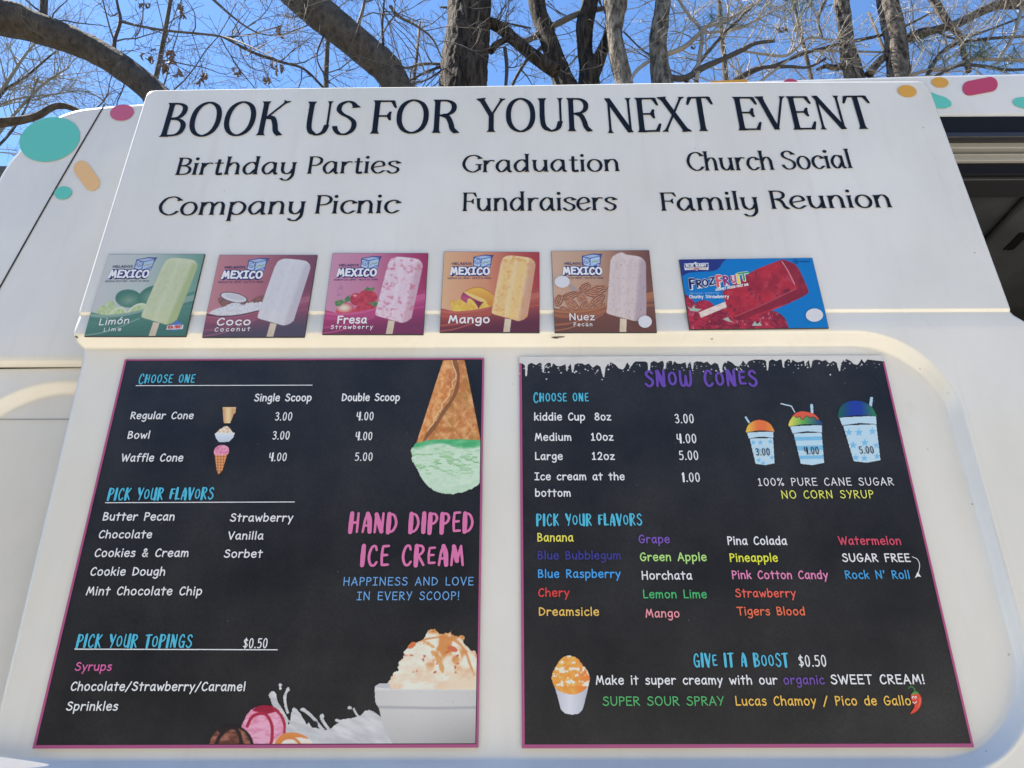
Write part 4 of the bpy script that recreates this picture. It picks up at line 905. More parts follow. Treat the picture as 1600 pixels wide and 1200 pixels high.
# snow cone board: icicles, three cups, cup with cream, chilli
ICE = [(-4, 92), (65, 92), (88, 96), (105, 112), (112, 200), (122, 200), (130, 106), (160, 88), (200, 107), (230, 88), (244, 92), (250, 110), (258, 170), (265, 170), (273, 112), (300, 87), (324, 90), (330, 132), (345, 92), (375, 114), (400, 118), (420, 112), (450, 100), (458, 158), (466, 158), (470, 125), (495, 95), (505, 170), (515, 168), (525, 106), (550, 92), (590, 94), (614, 108), (645, 94), (680, 130), (715, 105), (745, 122), (765, 200), (776, 214), (787, 130), (810, 96), (820, 120), (830, 84), (870, 104), (900, 136), (935, 145), (955, 120), (970, 84), (1000, 126), (1025, 90)]
def p_ice(c):
    edge = []
    for k in range(3):
        sx = (1.0, 0.93, 0.93)[k]; ox = (808, 1001, 1186)[k]; sy = (1.0, .84, .82)[k]; yb = (567.5, 564.5, 562.0)[k]
        for x, y in ICE: edge.append((ox + (x-40)/5.333*sx*0.985, yb + (y-92)/5.333*sy))
    c.poly([(800, 552)] + edge + [(1395, 566), (1395, 550)], lambda X, Y: mix((218, 218, 214), (202, 202, 200), fbm(X/14, Y/4, 3)), smooth=False)
    rng = random.Random(4)
    xs = np.array([e[0] for e in edge]); ys = np.array([e[1] for e in edge])
    for k in range(130):
        x = rng.uniform(808, 1376); y = float(np.interp(x, xs, ys))
        y = min(y, 574) + abs(rng.gauss(0, 6.5)) + 2
        r = rng.choice((.6, .7, .8, 1.0, 1.25)); c.ell(x, y, r, r*.9, (214, 218, 224))
pic(R, 'icicle_strip', (802, 554, 1386, 602), (0, 0, 1), p_ice, step=.00065)

def star(cx, cy, r, n=5): return [(cx+(r if k % 2 == 0 else r*.42)*math.sin(k*math.pi/n), cy-(r if k % 2 == 0 else r*.42)*math.cos(k*math.pi/n)) for k in range(2*n)]
LB, MBL = (188, 216, 234), (124, 188, 222)
def cup(c, rimL, rimR, band, foot, stars=None, stripes=None, dome=None, domecol=None, drip=None):
    (xl, yl), (xr, yr) = rimL, rimR; (bl, by), (br, by2) = band; (fl, fy), (fr, fy2) = foot
    ex = (fl+fr)/2
    c.line([(ex+22*1.0+(fr-fl)*.62*math.cos(t), fy+2+(fr-fl)*.16*math.sin(t)) for t in np.linspace(0, 2*math.pi, 40)][:-1], 1.3, (74, 70, 70))
    c.poly([(bl+6, by), (br-2, by2), (fr, fy2), ((fl+fr)/2, fy+9), (fl, fy)], (188, 216, 234), smooth=False)
    body = c.cover([(bl+6, by), (br-2, by2), (fr, fy2), ((fl+fr)/2, fy+9), (fl, fy)])
    for s in stars or (): c.poly(star(*s), MBL, smooth=False, on=body)
    for y0, y1 in stripes or (): c.poly([(bl-20, y0+6), (br+20, y0), (br+20, y1), (bl-20, y1+6)], MBL, smooth=False, on=body)
    if dome: c.poly(dome, domecol)
    if drip: c.poly(drip, (216, 92, 66)); c.line(drip[5:], 3.5, (40, 34, 40))
    c.poly([(xl, yl), (xr, yr), (br, by2), ((bl+br)/2, by2-9), (bl, by)], LB, smooth=False)
    for a, b in ((rimL, rimR), (band[0], band[1])):
        c.line([a, ((a[0]+b[0])/2, (a[1]+b[1])/2-9), b], 3.2, (38, 44, 58))
def p_cups(c):
    STR = (176, 206, 226)
    c.line([(178, 444), (204, 484)], 12, STR, smooth=False)
    cup(c, (190, 543), (352, 538), ((200, 582), (353, 578)), ((243, 738), (360, 735)), stars=[(228, 606, 19), (272, 606, 20), (334, 600, 18), (262, 655, 19), (318, 650, 18), (262, 716, 18), (344, 700, 18), (290, 736, 18)],
        dome=[(189, 545), (188, 515), (205, 488), (240, 468), (285, 467), (325, 482), (348, 510), (354, 540), (270, 532)], domecol=lambda X, Y: mix(mix((230, 190, 70), (226, 116, 62), np.clip((X-195)/60, 0, 1)), (222, 170, 70), np.clip((X-300)/60, 0, 1)*.7))
    c.line([(398, 362), (466, 378), (488, 418)], 7, (196, 216, 228), smooth=False); c.line([(592, 366), (596, 424)], 16, STR, smooth=False)
    def rain(X, Y): t = np.clip((X-455)/200, 0, 1); return np.where((t < .45)[..., None], mix((226, 216, 88), (96, 168, 84), t/.45), mix((96, 168, 84), (44, 74, 124), (t-.45)/.5))
    cup(c, (458, 505), (656, 497), ((474, 550), (657, 544)), ((526, 738), (670, 732)), stripes=[(566, 590), (622, 652), (684, 706)],
        dome=[(457, 506), (454, 476), (470, 450), (500, 425), (545, 415), (600, 430), (640, 460), (656, 498), (560, 490)], domecol=rain,
        drip=[(468, 446), (490, 424), (520, 412), (560, 414), (600, 424), (630, 446), (642, 462), (628, 464), (614, 450), (596, 446), (580, 452), (568, 440), (552, 446), (540, 462), (528, 460), (520, 444), (502, 450), (486, 442)])
    c.line([(968, 322), (960, 380)], 18, STR, smooth=False)
    cup(c, (766, 450), (994, 440), ((784, 500), (998, 492)), ((856, 722), (1022, 716)), stars=[(826, 542, 26), (888, 543, 29), (972, 536, 26), (852, 622, 27), (925, 607, 27), (996, 624, 22), (868, 700, 24), (922, 704, 25), (1002, 692, 24)],
        dome=[(766, 452), (760, 415), (775, 380), (815, 352), (870, 345), (925, 355), (970, 385), (992, 425), (994, 442), (880, 434)], domecol=lambda X, Y: mix(mix((30, 92, 84), (34, 62, 152), np.clip((X-770)/70, 0, 1)), (52, 122, 86), np.clip((X-900)/80, 0, 1)))
pic(R, 'snow_cone_cups_picture', (1156, 615, 1392, 735), (1120, 540, 4), p_cups, step=.0007)
DK = (34, 34, 44)
for s, x0, x1, y in (('3.00', 1180, 1202, 713.5), ('4.00', 1256, 1278.5, 711.5), ('5.00', 1341.5, 1364, 710.5)): 
    m = MB(); text(m, s, 'brush', RECESS, x0, x1, y, y-.3, 11, off=0.0056, w=1.0); m.build('price', inkmat(DK), R)
def p_cream(c):
    c.poly([(262, 360), (480, 360), (466, 420), (442, 515), (418, 540), (375, 546), (330, 538), (306, 515), (284, 430)], lambda X, Y: mix((216, 218, 224), (176, 180, 190), np.abs(X-360)/130), smooth=False)
    def snow(X, Y):
        k = mix((236, 150, 62), (246, 184, 96), (fbm(X/26, Y/22, 3, 4)-.35)*2.2)
        k = mix(k, (228, 112, 60), np.clip((X-380)/100, 0, 1)*.6)
        return mix(k, (244, 236, 220), np.clip((fbm(X/24, Y/20, 23, 4)-.50)*8, 0, 1)*.95*(Y < 375))
    c.poly([(250, 330), (255, 285), (280, 235), (310, 195), (345, 180), (385, 183), (415, 200), (440, 235), (470, 270), (486, 315), (478, 360), (455, 390), (410, 415), (360, 420), (310, 405), (272, 380)], snow, rough=2)
pic(R, 'cream_cup_picture', (858, 1020, 926, 1122), (800, 980, 4), p_cream, step=.0007)
def p_chili(c):
    c.poly([(1014, 346), (1036, 340), (1054, 348), (1064, 366), (1066, 392), (1056, 420), (1036, 440), (1014, 452), (1008, 448), (1020, 430), (1030, 410), (1022, 392), (1012, 372)], (214, 74, 52))
    c.line([(1058, 366), (1058, 392), (1048, 418)], 4, (236, 128, 104)); c.line([(1036, 342), (1026, 318), (1010, 310), (996, 320)], 6, (72, 138, 74))
    c.poly([(1012, 350), (1022, 338), (1036, 334), (1048, 338), (1052, 350), (1036, 346), (1026, 352)], (84, 150, 78), smooth=False)
    for x in (1022, 1036): c.ell(x, 366, 5.5, 8, (236, 236, 230)); c.ell(x+1, 368, 2.4, 3.6, (30, 24, 24))
    c.line([(1020, 390), (1030, 396), (1042, 386)], 4, (250, 240, 232))
pic(R, 'chilli_picture', (1415, 1070, 1445, 1120), (1120, 980, 3.3333), p_chili, step=.0006)

# ------------------------------------------------------------------ product posters stuck above the boards
MANGO_Q = [(165, 80), (1390, 88), (1395, 1130), (100, 1120)]
class Poster:
    def __init__(self, label, quad, frame, group):
        self.uh = np.array([DOOR.inv(*p) for p in quad]); self.frame = frame
        self.H = homog([(0, 0), (1, 0), (1, 1), (0, 1)], self.uh); self.F = homog(frame, [(0, 0), (1, 0), (1, 1), (0, 1)])
        c = self.uh.mean(0); p = DOOR.pt(c[0], self.uh[:, 1].min(), 0.003)
        self.root = thing('product_poster', tuple(p), label, 'poster', group)
        # plate with a thin dark rim
        S, T = np.meshgrid(np.linspace(0, 1, 3), np.linspace(0, 1, 14)); u, h = happly(self.H, S, T)
        m = MB(); ny, nx = S.shape; A, B = DOOR.pt(u, h, 0.0034), DOOR.pt(u, h, 0.0004)
        i = np.arange(ny*nx).reshape(ny, nx); ring = list(i[0, :]) + list(i[1:, -1]) + list(i[-1, ::-1][1:]) + list(i[::-1, 0][1:-1])
        k = ny*nx; m.add(np.vstack([A.reshape(-1, 3), B.reshape(-1, 3)]), [tuple(q[::-1]) for q in grid_faces(ny, nx)] + [(a, b, k+b, k+a) for a, b in zip(ring, ring[1:]+ring[:1])])
        m.build('backing', mat('dark_card_edge', (0.06, 0.06, 0.06), 0.6), self.root)
        S, T = np.meshgrid(np.linspace(0.003, 0.997, 205), np.linspace(0.005, 0.995, 205)); u, h = happly(self.H, S, T)
        self.cv = Canvas(DOOR.pt(u, h, 0.0040)).frame(S, T, frame); self.S, self.T = S, T
    def inv(self, x, y): s, t = happly(self.F, x, y); return np.array(happly(self.H, s, t))
    def pt(self, u, h, off): return DOOR.pt(u, h, 0.0040+off)
    def words(self, name, items):
        """items: text, font, x0, x1, yl, yr, cap, colour, weight, extra[m], off"""
        for s, f, x0, x1, yl, yr, cap, col, w, ex, off in items:
            m = MB(); text(m, s, f, self, x0, x1, yl, yr, cap, off=off, w=w, extra=ex, track=1.3 if s == 'MEXICO' else 3.2 if s in ('Lime', 'Coconut', 'Strawberry', 'Pecan') else None, wobble=.5 if s == 'MEXICO' else 0)
            m.build(name, inkmat(col), self.root)

def bar_art(c, base, shade, hi, spots=None, seed=1, dx=0, top=None):
    body = top or [(878, 300), (900, 215), (925, 165), (985, 138), (1060, 138), (1240, 160), (1300, 188), (1335, 240), (1330, 330), (1245, 880), (1225, 930), (1190, 962), (1120, 982), (1040, 962), (880, 918), (790, 890), (775, 860), (790, 770)]
    body = [(x+dx, y) for x, y in body]
    def col(X, Y):
        t = (X-dx) - (905 - (Y-200)*.185); w = 440-0*Y
        k = mix(base, hi, (np.cos(t/w*2*math.pi*2.4)+.2)*.45); k = mix(k, shade, np.clip((t-335+12*hnoise(X/30, Y/30, 3))/55, 0, 1)*.8)
        k = mix(k, hi, np.clip((215-Y+.10*(X-1100))/50, 0, 1)*.7); k = mix(k, shade, np.clip((t-20)/-40, 0, 1)*.25)
        return mix(k, shade, (fbm(X/26, Y/40, seed, 4)-.5)*.9)
    m = c.poly(body, col)
    if spots:
        thr, sc, colr = spots
        c.blend(m*np.clip((fbm(c.X/sc, c.Y/sc*1.25, seed+9, 4)-thr)*7, 0, 1)*.6, np.array(colr, float), paint=False)
    c.line([(986+dx, 955), (963+dx, 1135)], 84, lambda X, Y: mix((226, 208, 178), (206, 184, 150), (fbm(X/12, Y/90, 4)-.4)*2), smooth=False)
    m2 = c.poly([(x, y) for x, y in body], col, alpha=0)
    return m
def swoosh(c, cols):
    d0, d1, b1, b2 = cols                       # dark, darker, band colours
    m = c.poly([(60, 838), (300, 856), (520, 842), (720, 805), (900, 750), (1150, 670), (1420, 590), (1420, 1160), (60, 1160)], lambda X, Y: mix(d0, d1, (Y-840)/230 + (X-700)/1800))
    for P, w, col in (([(80, 850), (300, 872), (560, 852), (800, 795), (1100, 700), (1420, 618)], 34, b1), ([(90, 905), (300, 925), (520, 905), (800, 850), (1150, 760), (1420, 700)], 46, b2), ([(90, 1040), (350, 1010), (600, 930), (820, 850)], 26, b2), ([(90, 1110), (300, 1080), (520, 1010), (760, 900)], 14, b1), ([(1000, 760), (1200, 715), (1420, 655)], 40, b1), ([(1100, 840), (1250, 800), (1420, 778)], 30, b2)):
        c.line(P, w, col, on=m, alpha=.75)
    c.blend(m*np.clip((hnoise(c.X/5, c.Y/5, 77)-.975)*40, 0, 1)*.5, np.array((225, 225, 225.)), paint=False)
NAVYC, PALE = (44, 50, 100), (232, 238, 240)
def cart(c, k=1.0):
    c.poly([(540, 150), (690, 122), (795, 132), (772, 200), (766, 252), (740, 296), (640, 302), (534, 268)], (52, 66, 130), smooth=False)
    c.poly([(556, 156), (692, 134), (770, 150), (640, 178)], (170, 192, 226), smooth=False)
    c.poly([(554, 168), (634, 188), (626, 288), (546, 262)], (190, 212, 236), smooth=False)
    c.poly([(646, 186), (764, 160), (756, 240), (636, 288)], (176, 206, 232), smooth=False)
    c.ell(594, 216, 36, 33, (70, 92, 156)); c.ell(594, 216, 27, 25, (182, 208, 234)); c.ell(594, 222, 12, 10, (90, 112, 170))
    c.line([(656, 238), (690, 218), (715, 224), (748, 206)], 12, (150, 160, 84)); c.line([(600, 300), (720, 262)], 10, (120, 140, 200))
    c.ell(734, 268, 27, 25, (84, 100, 170)); c.ell(734, 268, 17, 15, (190, 204, 234)); c.ell(734, 268, 7, 6, (60, 70, 140))
    for x in (695, 720, 745, 770, 790): c.poly([(x-8, 126), (x+10, 126), (x, 146)], (40, 46, 96), smooth=False)
def logo_words(p, tagline):
    p.words('logo_lettering', [('HELADOS', 'hand', 262, 516, 256, 256, 27, NAVYC, 1.5, 0, .0006), ('MEXICO', 'hand', 238, 752, 384, 384, 88, (40, 50, 116), 2.5, .0011, .0006), ('MEXICO', 'hand', 238, 752, 384, 384, 88, PALE, 1.7, 0, .0011), (tagline, 'hand', 208, 768, 440, 440, 19, NAVYC, .9, 0, .0006)])
def bg(c, a, b, cc):
    c.blend(np.ones(c.shape), lambda X, Y: mix(mix(a, b, (X-150)/1000), cc, np.clip((X-700)/700, 0, 1)*np.clip(1.2-(Y-80)/1500, 0, 1)))
PG = 'frozen bar posters on the truck door'; HAZE = 0.24  # grey mixed into the prints: muted inks plus lens haze, strongest at the left

# lime
p = Poster('green lime fruit bar poster, at the left end of the poster row', [(171.2, 399.2), (321.2, 398.6), (291.5, 527.2), (133, 527.2)], MANGO_Q, PG); c = p.cv
bg(c, (206, 208, 202), (176, 198, 186), (96, 150, 124)); 
for x, y, rx, ry, a in ((560, 650, 175, 112, 14), (840, 610, 170, 120, -20)): c.ell(x, y, rx, ry, lambda X, Y: mix((124, 160, 128), (52, 112, 84), np.hypot((X-x-10)/rx, (Y-y-25)/ry)*1.1), ang=a)
def slice_(X, Y): return mix((206, 222, 160), (170, 200, 118), (fbm(X/20, Y/30, 6)-.4)*3)
for P in ([(280, 760), (330, 670), (400, 720), (430, 830), (320, 845)], [(200, 770), (300, 740), (370, 850), (230, 850)]): c.poly(P, slice_)
c.poly([(370, 880), (395, 800), (460, 760), (530, 770), (580, 830), (590, 890)], (222, 234, 190)); c.poly([(390, 880), (410, 815), (465, 780), (525, 790), (562, 840), (570, 890)], slice_)
c.poly([(590, 880), (620, 770), (700, 715), (790, 720), (830, 790), (830, 890)], (222, 234, 190)); c.poly([(612, 880), (640, 785), (705, 738), (780, 745), (812, 800), (820, 890)], slice_)
swoosh(c, ((74, 132, 108), (48, 104, 84), (150, 180, 162), (60, 116, 96))); cart(c)
bar_art(c, (206, 216, 164), (166, 186, 112), (222, 226, 186), None, 3)
c.ell(1235, 1015, 90, 46, (62, 110, 188)); c.poly([(1170, 985), (1240, 930), (1330, 985)], (62, 110, 188), smooth=False); c.poly([(1135, 990), (1335, 985), (1340, 1040), (1130, 1045)], (232, 236, 236), smooth=False)
c.build('print', PMAT, p.root, HAZE); logo_words(p, 'PREMIUM FRUIT BAR \u00b7 PALETA DE FRUTA')
p.words('lettering', [('Lim\u00f3n', 'hand', 262, 640, 985, 965, 78, PALE, 1.0, 0, .0006), ('Lime', 'hand', 340, 560, 1062, 1056, 42, PALE, 1.1, 0, .0006), ('REAL FRUIT', 'hand', 1148, 1325, 1034, 1030, 34, (206, 60, 52), 1.3, 0, .0006)])
HAZE = 0.20
# coconut
p = Poster('dark red coconut bar poster with a white bar, second from the left', [(343.7, 400), (496.5, 400), (476.5, 528.3), (316.8, 528.6)], MANGO_Q, PG); c = p.cv
bg(c, (196, 124, 128), (164, 84, 94), (112, 52, 72)); c.poly([(640, 700), (700, 630), (800, 600), (880, 640), (880, 760), (700, 760)], lambda X, Y: mix((116, 66, 54), (160, 106, 88), (fbm(X/14, Y/10, 3)-.4)*3))
c.poly([(250, 620), (300, 740), (420, 770), (560, 760), (610, 660)], lambda X, Y: mix((150, 96, 80), (112, 62, 56), (fbm(X/16, Y/10, 5)-.4)*3))
c.ell(430, 625, 182, 62, (74, 48, 50), ang=13); c.ell(430, 624, 168, 52, (226, 226, 226), ang=13); c.ell(440, 618, 130, 32, (206, 206, 208), ang=13)
c.poly([(120, 845), (180, 800), (250, 760), (330, 735), (420, 700), (500, 690), (560, 720), (620, 690), (700, 690), (840, 700), (840, 850), (400, 880)], lambda X, Y: mix((234, 234, 234), (196, 194, 198), (fbm(X/12, Y/9, 8)-.42)*2.6), rough=9)
swoosh(c, ((138, 62, 84), (70, 58, 72), (176, 96, 112), (150, 72, 92))); c.line([(90, 842), (300, 862), (520, 850), (800, 790)], 16, (72, 44, 52)); cart(c)
bar_art(c, (222, 220, 222), (196, 188, 196), (230, 230, 230), None, 4, dx=-8); c.build('print', PMAT, p.root, HAZE); logo_words(p, 'PREMIUM ICE CREAM \u00b7 PALETA DE CREMA')
p.words('lettering', [('Coco', 'hand', 265, 690, 972, 972, 84, PALE, 1.3, 0, .0006), ('Coconut', 'hand', 250, 700, 1052, 1046, 48, PALE, 1.2, 0, .0006)])
HAZE = 0.15
# strawberry
FQ = [(195, 95), (1350, 95), (1295, 1080), (70, 1080)]
p = Poster('pink strawberry bar poster with red berries, third from the left', [(520.3, 397.2), (669.4, 397.2), (662, 524.3), (504, 524)], MANGO_Q, PG); c = p.cv
bg(c, (206, 142, 166), (194, 104, 136), (158, 32, 74)); c.frame(p.S, p.T, FQ)
c.blend(np.clip((fbm(c.X/60, c.Y/70, 3)-.56)*6, 0, 1)*(np.abs(c.X-310) < 70)*(np.abs(c.Y-540) < 80)*.4, np.array((140, 90, 120.)))
def berry(X, Y):
    k = mix((206, 54, 66), (158, 24, 48), (fbm(X/40, Y/40, 6)-.35)*2); s = np.clip(1-np.hypot(((X+Y*.3) % 17)-8.5, ((Y-X*.2) % 15)-7.5)/3.2, 0, 1); return mix(k, (236, 180, 140), s*.8)
c.poly([(520, 600), (560, 560), (640, 545), (710, 580), (740, 630), (715, 690), (640, 730), (540, 720)], berry); c.ell(482, 660, 72, 78, berry); c.ell(470, 615, 26, 14, (234, 150, 150))
c.poly([(465, 810), (500, 740), (560, 700), (660, 710), (740, 760), (760, 820), (600, 850)], berry)
c.poly([(240, 815), (270, 750), (340, 705), (420, 720), (458, 775), (455, 830), (330, 850)], lambda X, Y: mix((240, 226, 196), (206, 66, 74), np.hypot((X-340)/105, (Y-765)/60)**2*.9))
for P in ([(580, 545), (620, 510), (660, 530), (705, 510), (700, 548), (640, 556)], [(620, 690), (660, 705), (750, 690), (756, 740), (700, 745)], [(350, 640), (410, 610), (420, 680), (340, 710)], [(218, 690), (260, 680), (320, 665), (340, 700), (290, 740), (240, 745)]): c.poly(P, lambda X, Y: mix((52, 112, 60), (120, 160, 84), (fbm(X/14, Y/14, 2)-.35)*2.4), smooth=False, rough=8)
c.frame(p.S, p.T, MANGO_Q); swoosh(c, ((176, 52, 104), (116, 40, 76), (214, 96, 140), (190, 70, 120))); cart(c)
bar_art(c, (236, 208, 218), (206, 160, 172), (242, 224, 230), (.585, 46, (206, 90, 112)), 5, dx=-8); c.build('print', PMAT, p.root, HAZE); logo_words(p, 'PREMIUM ICE CREAM \u00b7 PALETA DE CREMA')
p.words('lettering', [('Fresa', 'hand', 285, 668, 985, 985, 88, PALE, 1.35, 0, .0006), ('Strawberry', 'hand', 205, 745, 1056, 1056, 46, PALE, 1.2, 0, .0006)])
HAZE = 0.12
# mango
p = Poster('orange mango bar poster with yellow fruit slices, between the pink and brown posters', [(694.4, 394.7), (842.8, 395.5), (843, 521.2), (687.2, 520.8)], MANGO_Q, PG); c = p.cv
bg(c, (226, 176, 128), (206, 116, 78), (166, 48, 48))
c.poly([(415, 605), (500, 560), (610, 550), (700, 580), (790, 640), (830, 760), (760, 790), (640, 720), (480, 660)], lambda X, Y: mix((238, 184, 66), (214, 140, 46), (Y-560)/190+0*X))
c.line([(425, 602), (520, 558), (620, 548), (720, 590), (800, 650)], 8, (186, 96, 40))
c.poly([(375, 690), (395, 630), (425, 608), (520, 650), (650, 715), (690, 735), (640, 770), (610, 820), (480, 760), (400, 720)], lambda X, Y: mix((196, 74, 120), (126, 34, 60), np.hypot((X-430)/200, (Y-690)/110)))
c.poly([(425, 600), (560, 650), (690, 712), (640, 735), (540, 690), (440, 630)], (244, 204, 118))
for P in ([(240, 730), (290, 715), (350, 780), (370, 860), (270, 840)], [(330, 830), (330, 730), (350, 695), (430, 750), (500, 850), (360, 865)], [(455, 730), (490, 690), (560, 750), (600, 840), (480, 840)], [(620, 830), (640, 770), (700, 720), (720, 770), (770, 810)]): c.poly(P, lambda X, Y: mix((238, 206, 82), (226, 166, 52), (fbm(X/30, Y/40, 3)-.3)*2))
swoosh(c, ((164, 70, 56), (92, 36, 50), (200, 106, 84), (182, 84, 62))); cart(c)
bar_art(c, (240, 200, 124), (206, 150, 124), (246, 220, 168), (.62, 62, (222, 150, 60)), 6); c.build('print', PMAT, p.root, HAZE); logo_words(p, 'PREMIUM ICE CREAM \u00b7 PALETA DE CREMA')
p.words('lettering', [('Mango', 'hand', 212, 748, 1005, 1005, 92, PALE, 1.3, 0, .0006)])
HAZE = 0.10
# pecan
NQ = [(95, 75), (1360, 62), (1462, 1130), (135, 1130)]
p = Poster('brown pecan bar poster with two white price dots', [(861.4, 393.8), (1014, 392.6), (1026, 521), (866.8, 521.2)], NQ, PG); c = p.cv
bg(c, (204, 168, 138), (174, 128, 96), (108, 62, 48))
def pecan(cx, cy, l, w, a):
    c.ell(cx+4, cy+7, l*1.03, w*1.08, (96, 58, 44), ang=a)
    m = c.ell(cx, cy, l, w, lambda X, Y: mix((206, 136, 94), (150, 90, 58), (fbm(X/30, Y/16, int(cx))-.35)*2.2), ang=a)
    ca, sa = math.cos(math.radians(a)), math.sin(math.radians(a))
    for o in (-.5, 0, .5):
        P = [(cx-l*.8*ca-o*w*sa*.6, cy-l*.8*sa+o*w*ca*.6), (cx-o*w*sa*1.1, cy+o*w*ca*1.1), (cx+l*.8*ca-o*w*sa*.6, cy+l*.8*sa+o*w*ca*.6)]
        c.line(P, w*.22, (66, 34, 28), on=m)
        c.line([(x+3, y+w*.14) for x, y in P], w*.12, (222, 168, 124), on=m)
for cx, cy, l, w, a in ((520, 545, 85, 52, -35), (180, 715, 80, 52, -70), (330, 650, 120, 46, -22), (700, 570, 110, 55, -12), (620, 615, 115, 50, 6), (480, 690, 95, 50, 55), (350, 760, 110, 55, 42), (680, 710, 115, 56, -38), (500, 800, 90, 45, -60), (600, 790, 80, 40, -20), (700, 800, 90, 40, -35), (270, 830, 80, 30, 15), (560, 840, 110, 30, 5)): pecan(cx, cy, l, w, a)
c.ell(370, 560, 60, 30, (170, 152, 146), ang=35)
swoosh(c, ((120, 72, 52), (104, 62, 48), (190, 120, 72), (172, 104, 62)))
c.frame(p.S, p.T, MANGO_Q); cart(c); 
bar_art(c, (216, 198, 190), (176, 154, 160), (226, 212, 204), (.72, 26, (120, 90, 92)), 7, dx=0, top=[(878, 300), (895, 215), (935, 160), (1010, 120), (1060, 118), (1100, 142), (1240, 165), (1300, 200), (1330, 260), (1320, 400), (1280, 880), (1250, 935), (1200, 975), (1130, 985), (1040, 962), (880, 918), (795, 890), (782, 860), (800, 770)])
c.build('print', PMAT, p.root, HAZE); logo_words(p, 'PREMIUM ICE CREAM \u00b7 PALETA DE CREMA')
p.words('lettering', [('Nuez', 'hand', 325, 655, 975, 975, 82, PALE, 1.0, 0, .0006), ('Pecan', 'hand', 380, 620, 1052, 1052, 46, PALE, 1.0, 0, .0006)])
def dot(p, x, y, rx, ry):
    m = MB(); Q = np.array([p.inv(x+rx*math.cos(t), y+ry*math.sin(t)) for t in np.linspace(0, 2*math.pi, 33)[:-1]]); m.add(p.pt(Q[:, 0], Q[:, 1], .0016), [tuple(range(32))]); m.build('price_dot', mat('white_sticker', (.74, .74, .76), .35), p.root)
dot(p, 232, 484, 98, 78); dot(p, 1303, 1000, 88, 78)
HAZE = 0.05
# strawberry fruit bar, wide blue poster
BQ = [(65, 105), (1345, 90), (1503, 768), (165, 780)]
p = Poster('wide blue strawberry fruit bar poster at the right end of the row', [(1060.6, 407.2), (1268.3, 404.6), (1294, 514.4), (1076.8, 516.6)], BQ, PG); c = p.cv
c.blend(np.ones(c.shape), np.array((8, 116, 190.))); c.poly([(40, 90), (485, 90), (478, 140), (440, 195), (380, 220), (240, 228), (150, 238), (70, 262)], (34, 44, 118))
c.poly([(112, 146), (205, 142), (222, 128), (238, 142), (345, 140), (346, 208), (250, 205), (232, 214), (210, 206), (118, 210)], (226, 228, 236), smooth=False); c.poly([(120, 154), (338, 148), (338, 182), (122, 186)], (26, 34, 96), smooth=False); c.line([(135, 196), (330, 192)], 8, (206, 178, 110), smooth=False); c.ell(230, 198, 28, 8, (190, 70, 80))
def sb(X, Y):
    k = mix((176, 34, 54), (108, 14, 34), (fbm(X/45, Y/45, 6)-.35)*2.2); s = np.clip(1-np.hypot(((X+Y*.4) % 22)-11, ((Y-X*.3) % 19)-9.5)/3.6, 0, 1); k = mix(k, (232, 176, 168), s*.8)
    return mix(k, (226, 150, 166), np.clip((fbm(X/28, Y/28, 16)-.66)*8, 0, 1)*.7)
for P in ([(112, 455), (160, 470), (215, 530), (230, 620), (120, 600)], [(215, 545), (270, 505), (330, 505), (390, 545), (400, 620), (260, 640)], [(140, 620), (240, 620), (340, 640), (360, 790), (150, 800)], [(300, 680), (420, 580), (520, 570), (600, 640), (640, 700), (580, 790), (330, 790)], [(560, 720), (700, 640), (830, 640), (900, 720), (880, 790), (560, 790)], [(840, 650), (950, 605), (1040, 640), (1095, 710), (1090, 790), (820, 790)]): c.poly(P, sb)
for P in ([(140, 560), (180, 585), (205, 545), (215, 580), (280, 590), (240, 612), (170, 605)], [(760, 745), (790, 700), (810, 730), (840, 712), (860, 745)], [(480, 680), (530, 665), (560, 700), (600, 720), (520, 700)]): c.poly(P, (168, 186, 170), smooth=False)
c.line([(262, 645), (530, 535)], 56, lambda X, Y: mix((234, 218, 206), (206, 180, 166), (fbm(X/40, Y/8, 3)-.4)*2), smooth=False)
def red(X, Y):
    k = mix((188, 40, 48), (150, 28, 40), (fbm(X/90, Y/80, 21, 4)-.35)*2.2); k = mix(k, (196, 66, 80), np.clip((fbm(X/60, Y/60, 22, 3)-.52)*4, 0, 1)*.6)
    return mix(k, (96, 26, 36), np.clip((fbm(X/40, Y/40, 25, 3)-.66)*9, 0, 1)*.7)
m = c.poly([(480, 420), (520, 395), (770, 222), (900, 165), (1040, 112), (1090, 116), (1150, 140), (1200, 180), (1255, 290), (1302, 405), (1282, 448), (1100, 540), (850, 640), (650, 690), (590, 680), (545, 650), (512, 540)], red)
c.poly([(1195, 385), (1310, 395), (1290, 455), (640, 700), (580, 690), (600, 660)], (126, 26, 40), on=m, alpha=.75, smooth=False); c.poly([(1050, 118), (1100, 112), (1160, 140), (1215, 200), (1300, 400), (1200, 385)], (122, 26, 38), on=m, alpha=.55, smooth=False)
c.line([(1050, 124), (1110, 220), (1172, 350)], 7, (228, 170, 176), on=m); c.line([(600, 660), (900, 530), (1190, 390)], 5, (206, 100, 108), on=m)
c.build('print', PMAT, p.root, HAZE); dot(p, 1358, 650, 83, 62)
W2 = (238, 240, 244); o1, o2 = .0006, .0011
FZ = [('F', 162, 232, 392, 388, 92, (28, 34, 92), .1), ('R', 232, 290, 380, 376, 70, (28, 34, 92), 0), ('O', 290, 352, 372, 366, 66, (30, 52, 120), 0), ('Z', 350, 425, 356, 346, 66, (28, 34, 92), 0),
      ('F', 425, 492, 372, 368, 104, (222, 92, 96), 0), ('R', 492, 552, 356, 350, 82, (150, 44, 110), 0), ('U', 566, 620, 336, 332, 62, (206, 70, 110), 0), ('I', 622, 660, 338, 332, 82, (226, 214, 90), 0), ('T', 645, 760, 318, 300, 72, (60, 160, 90), 0)]
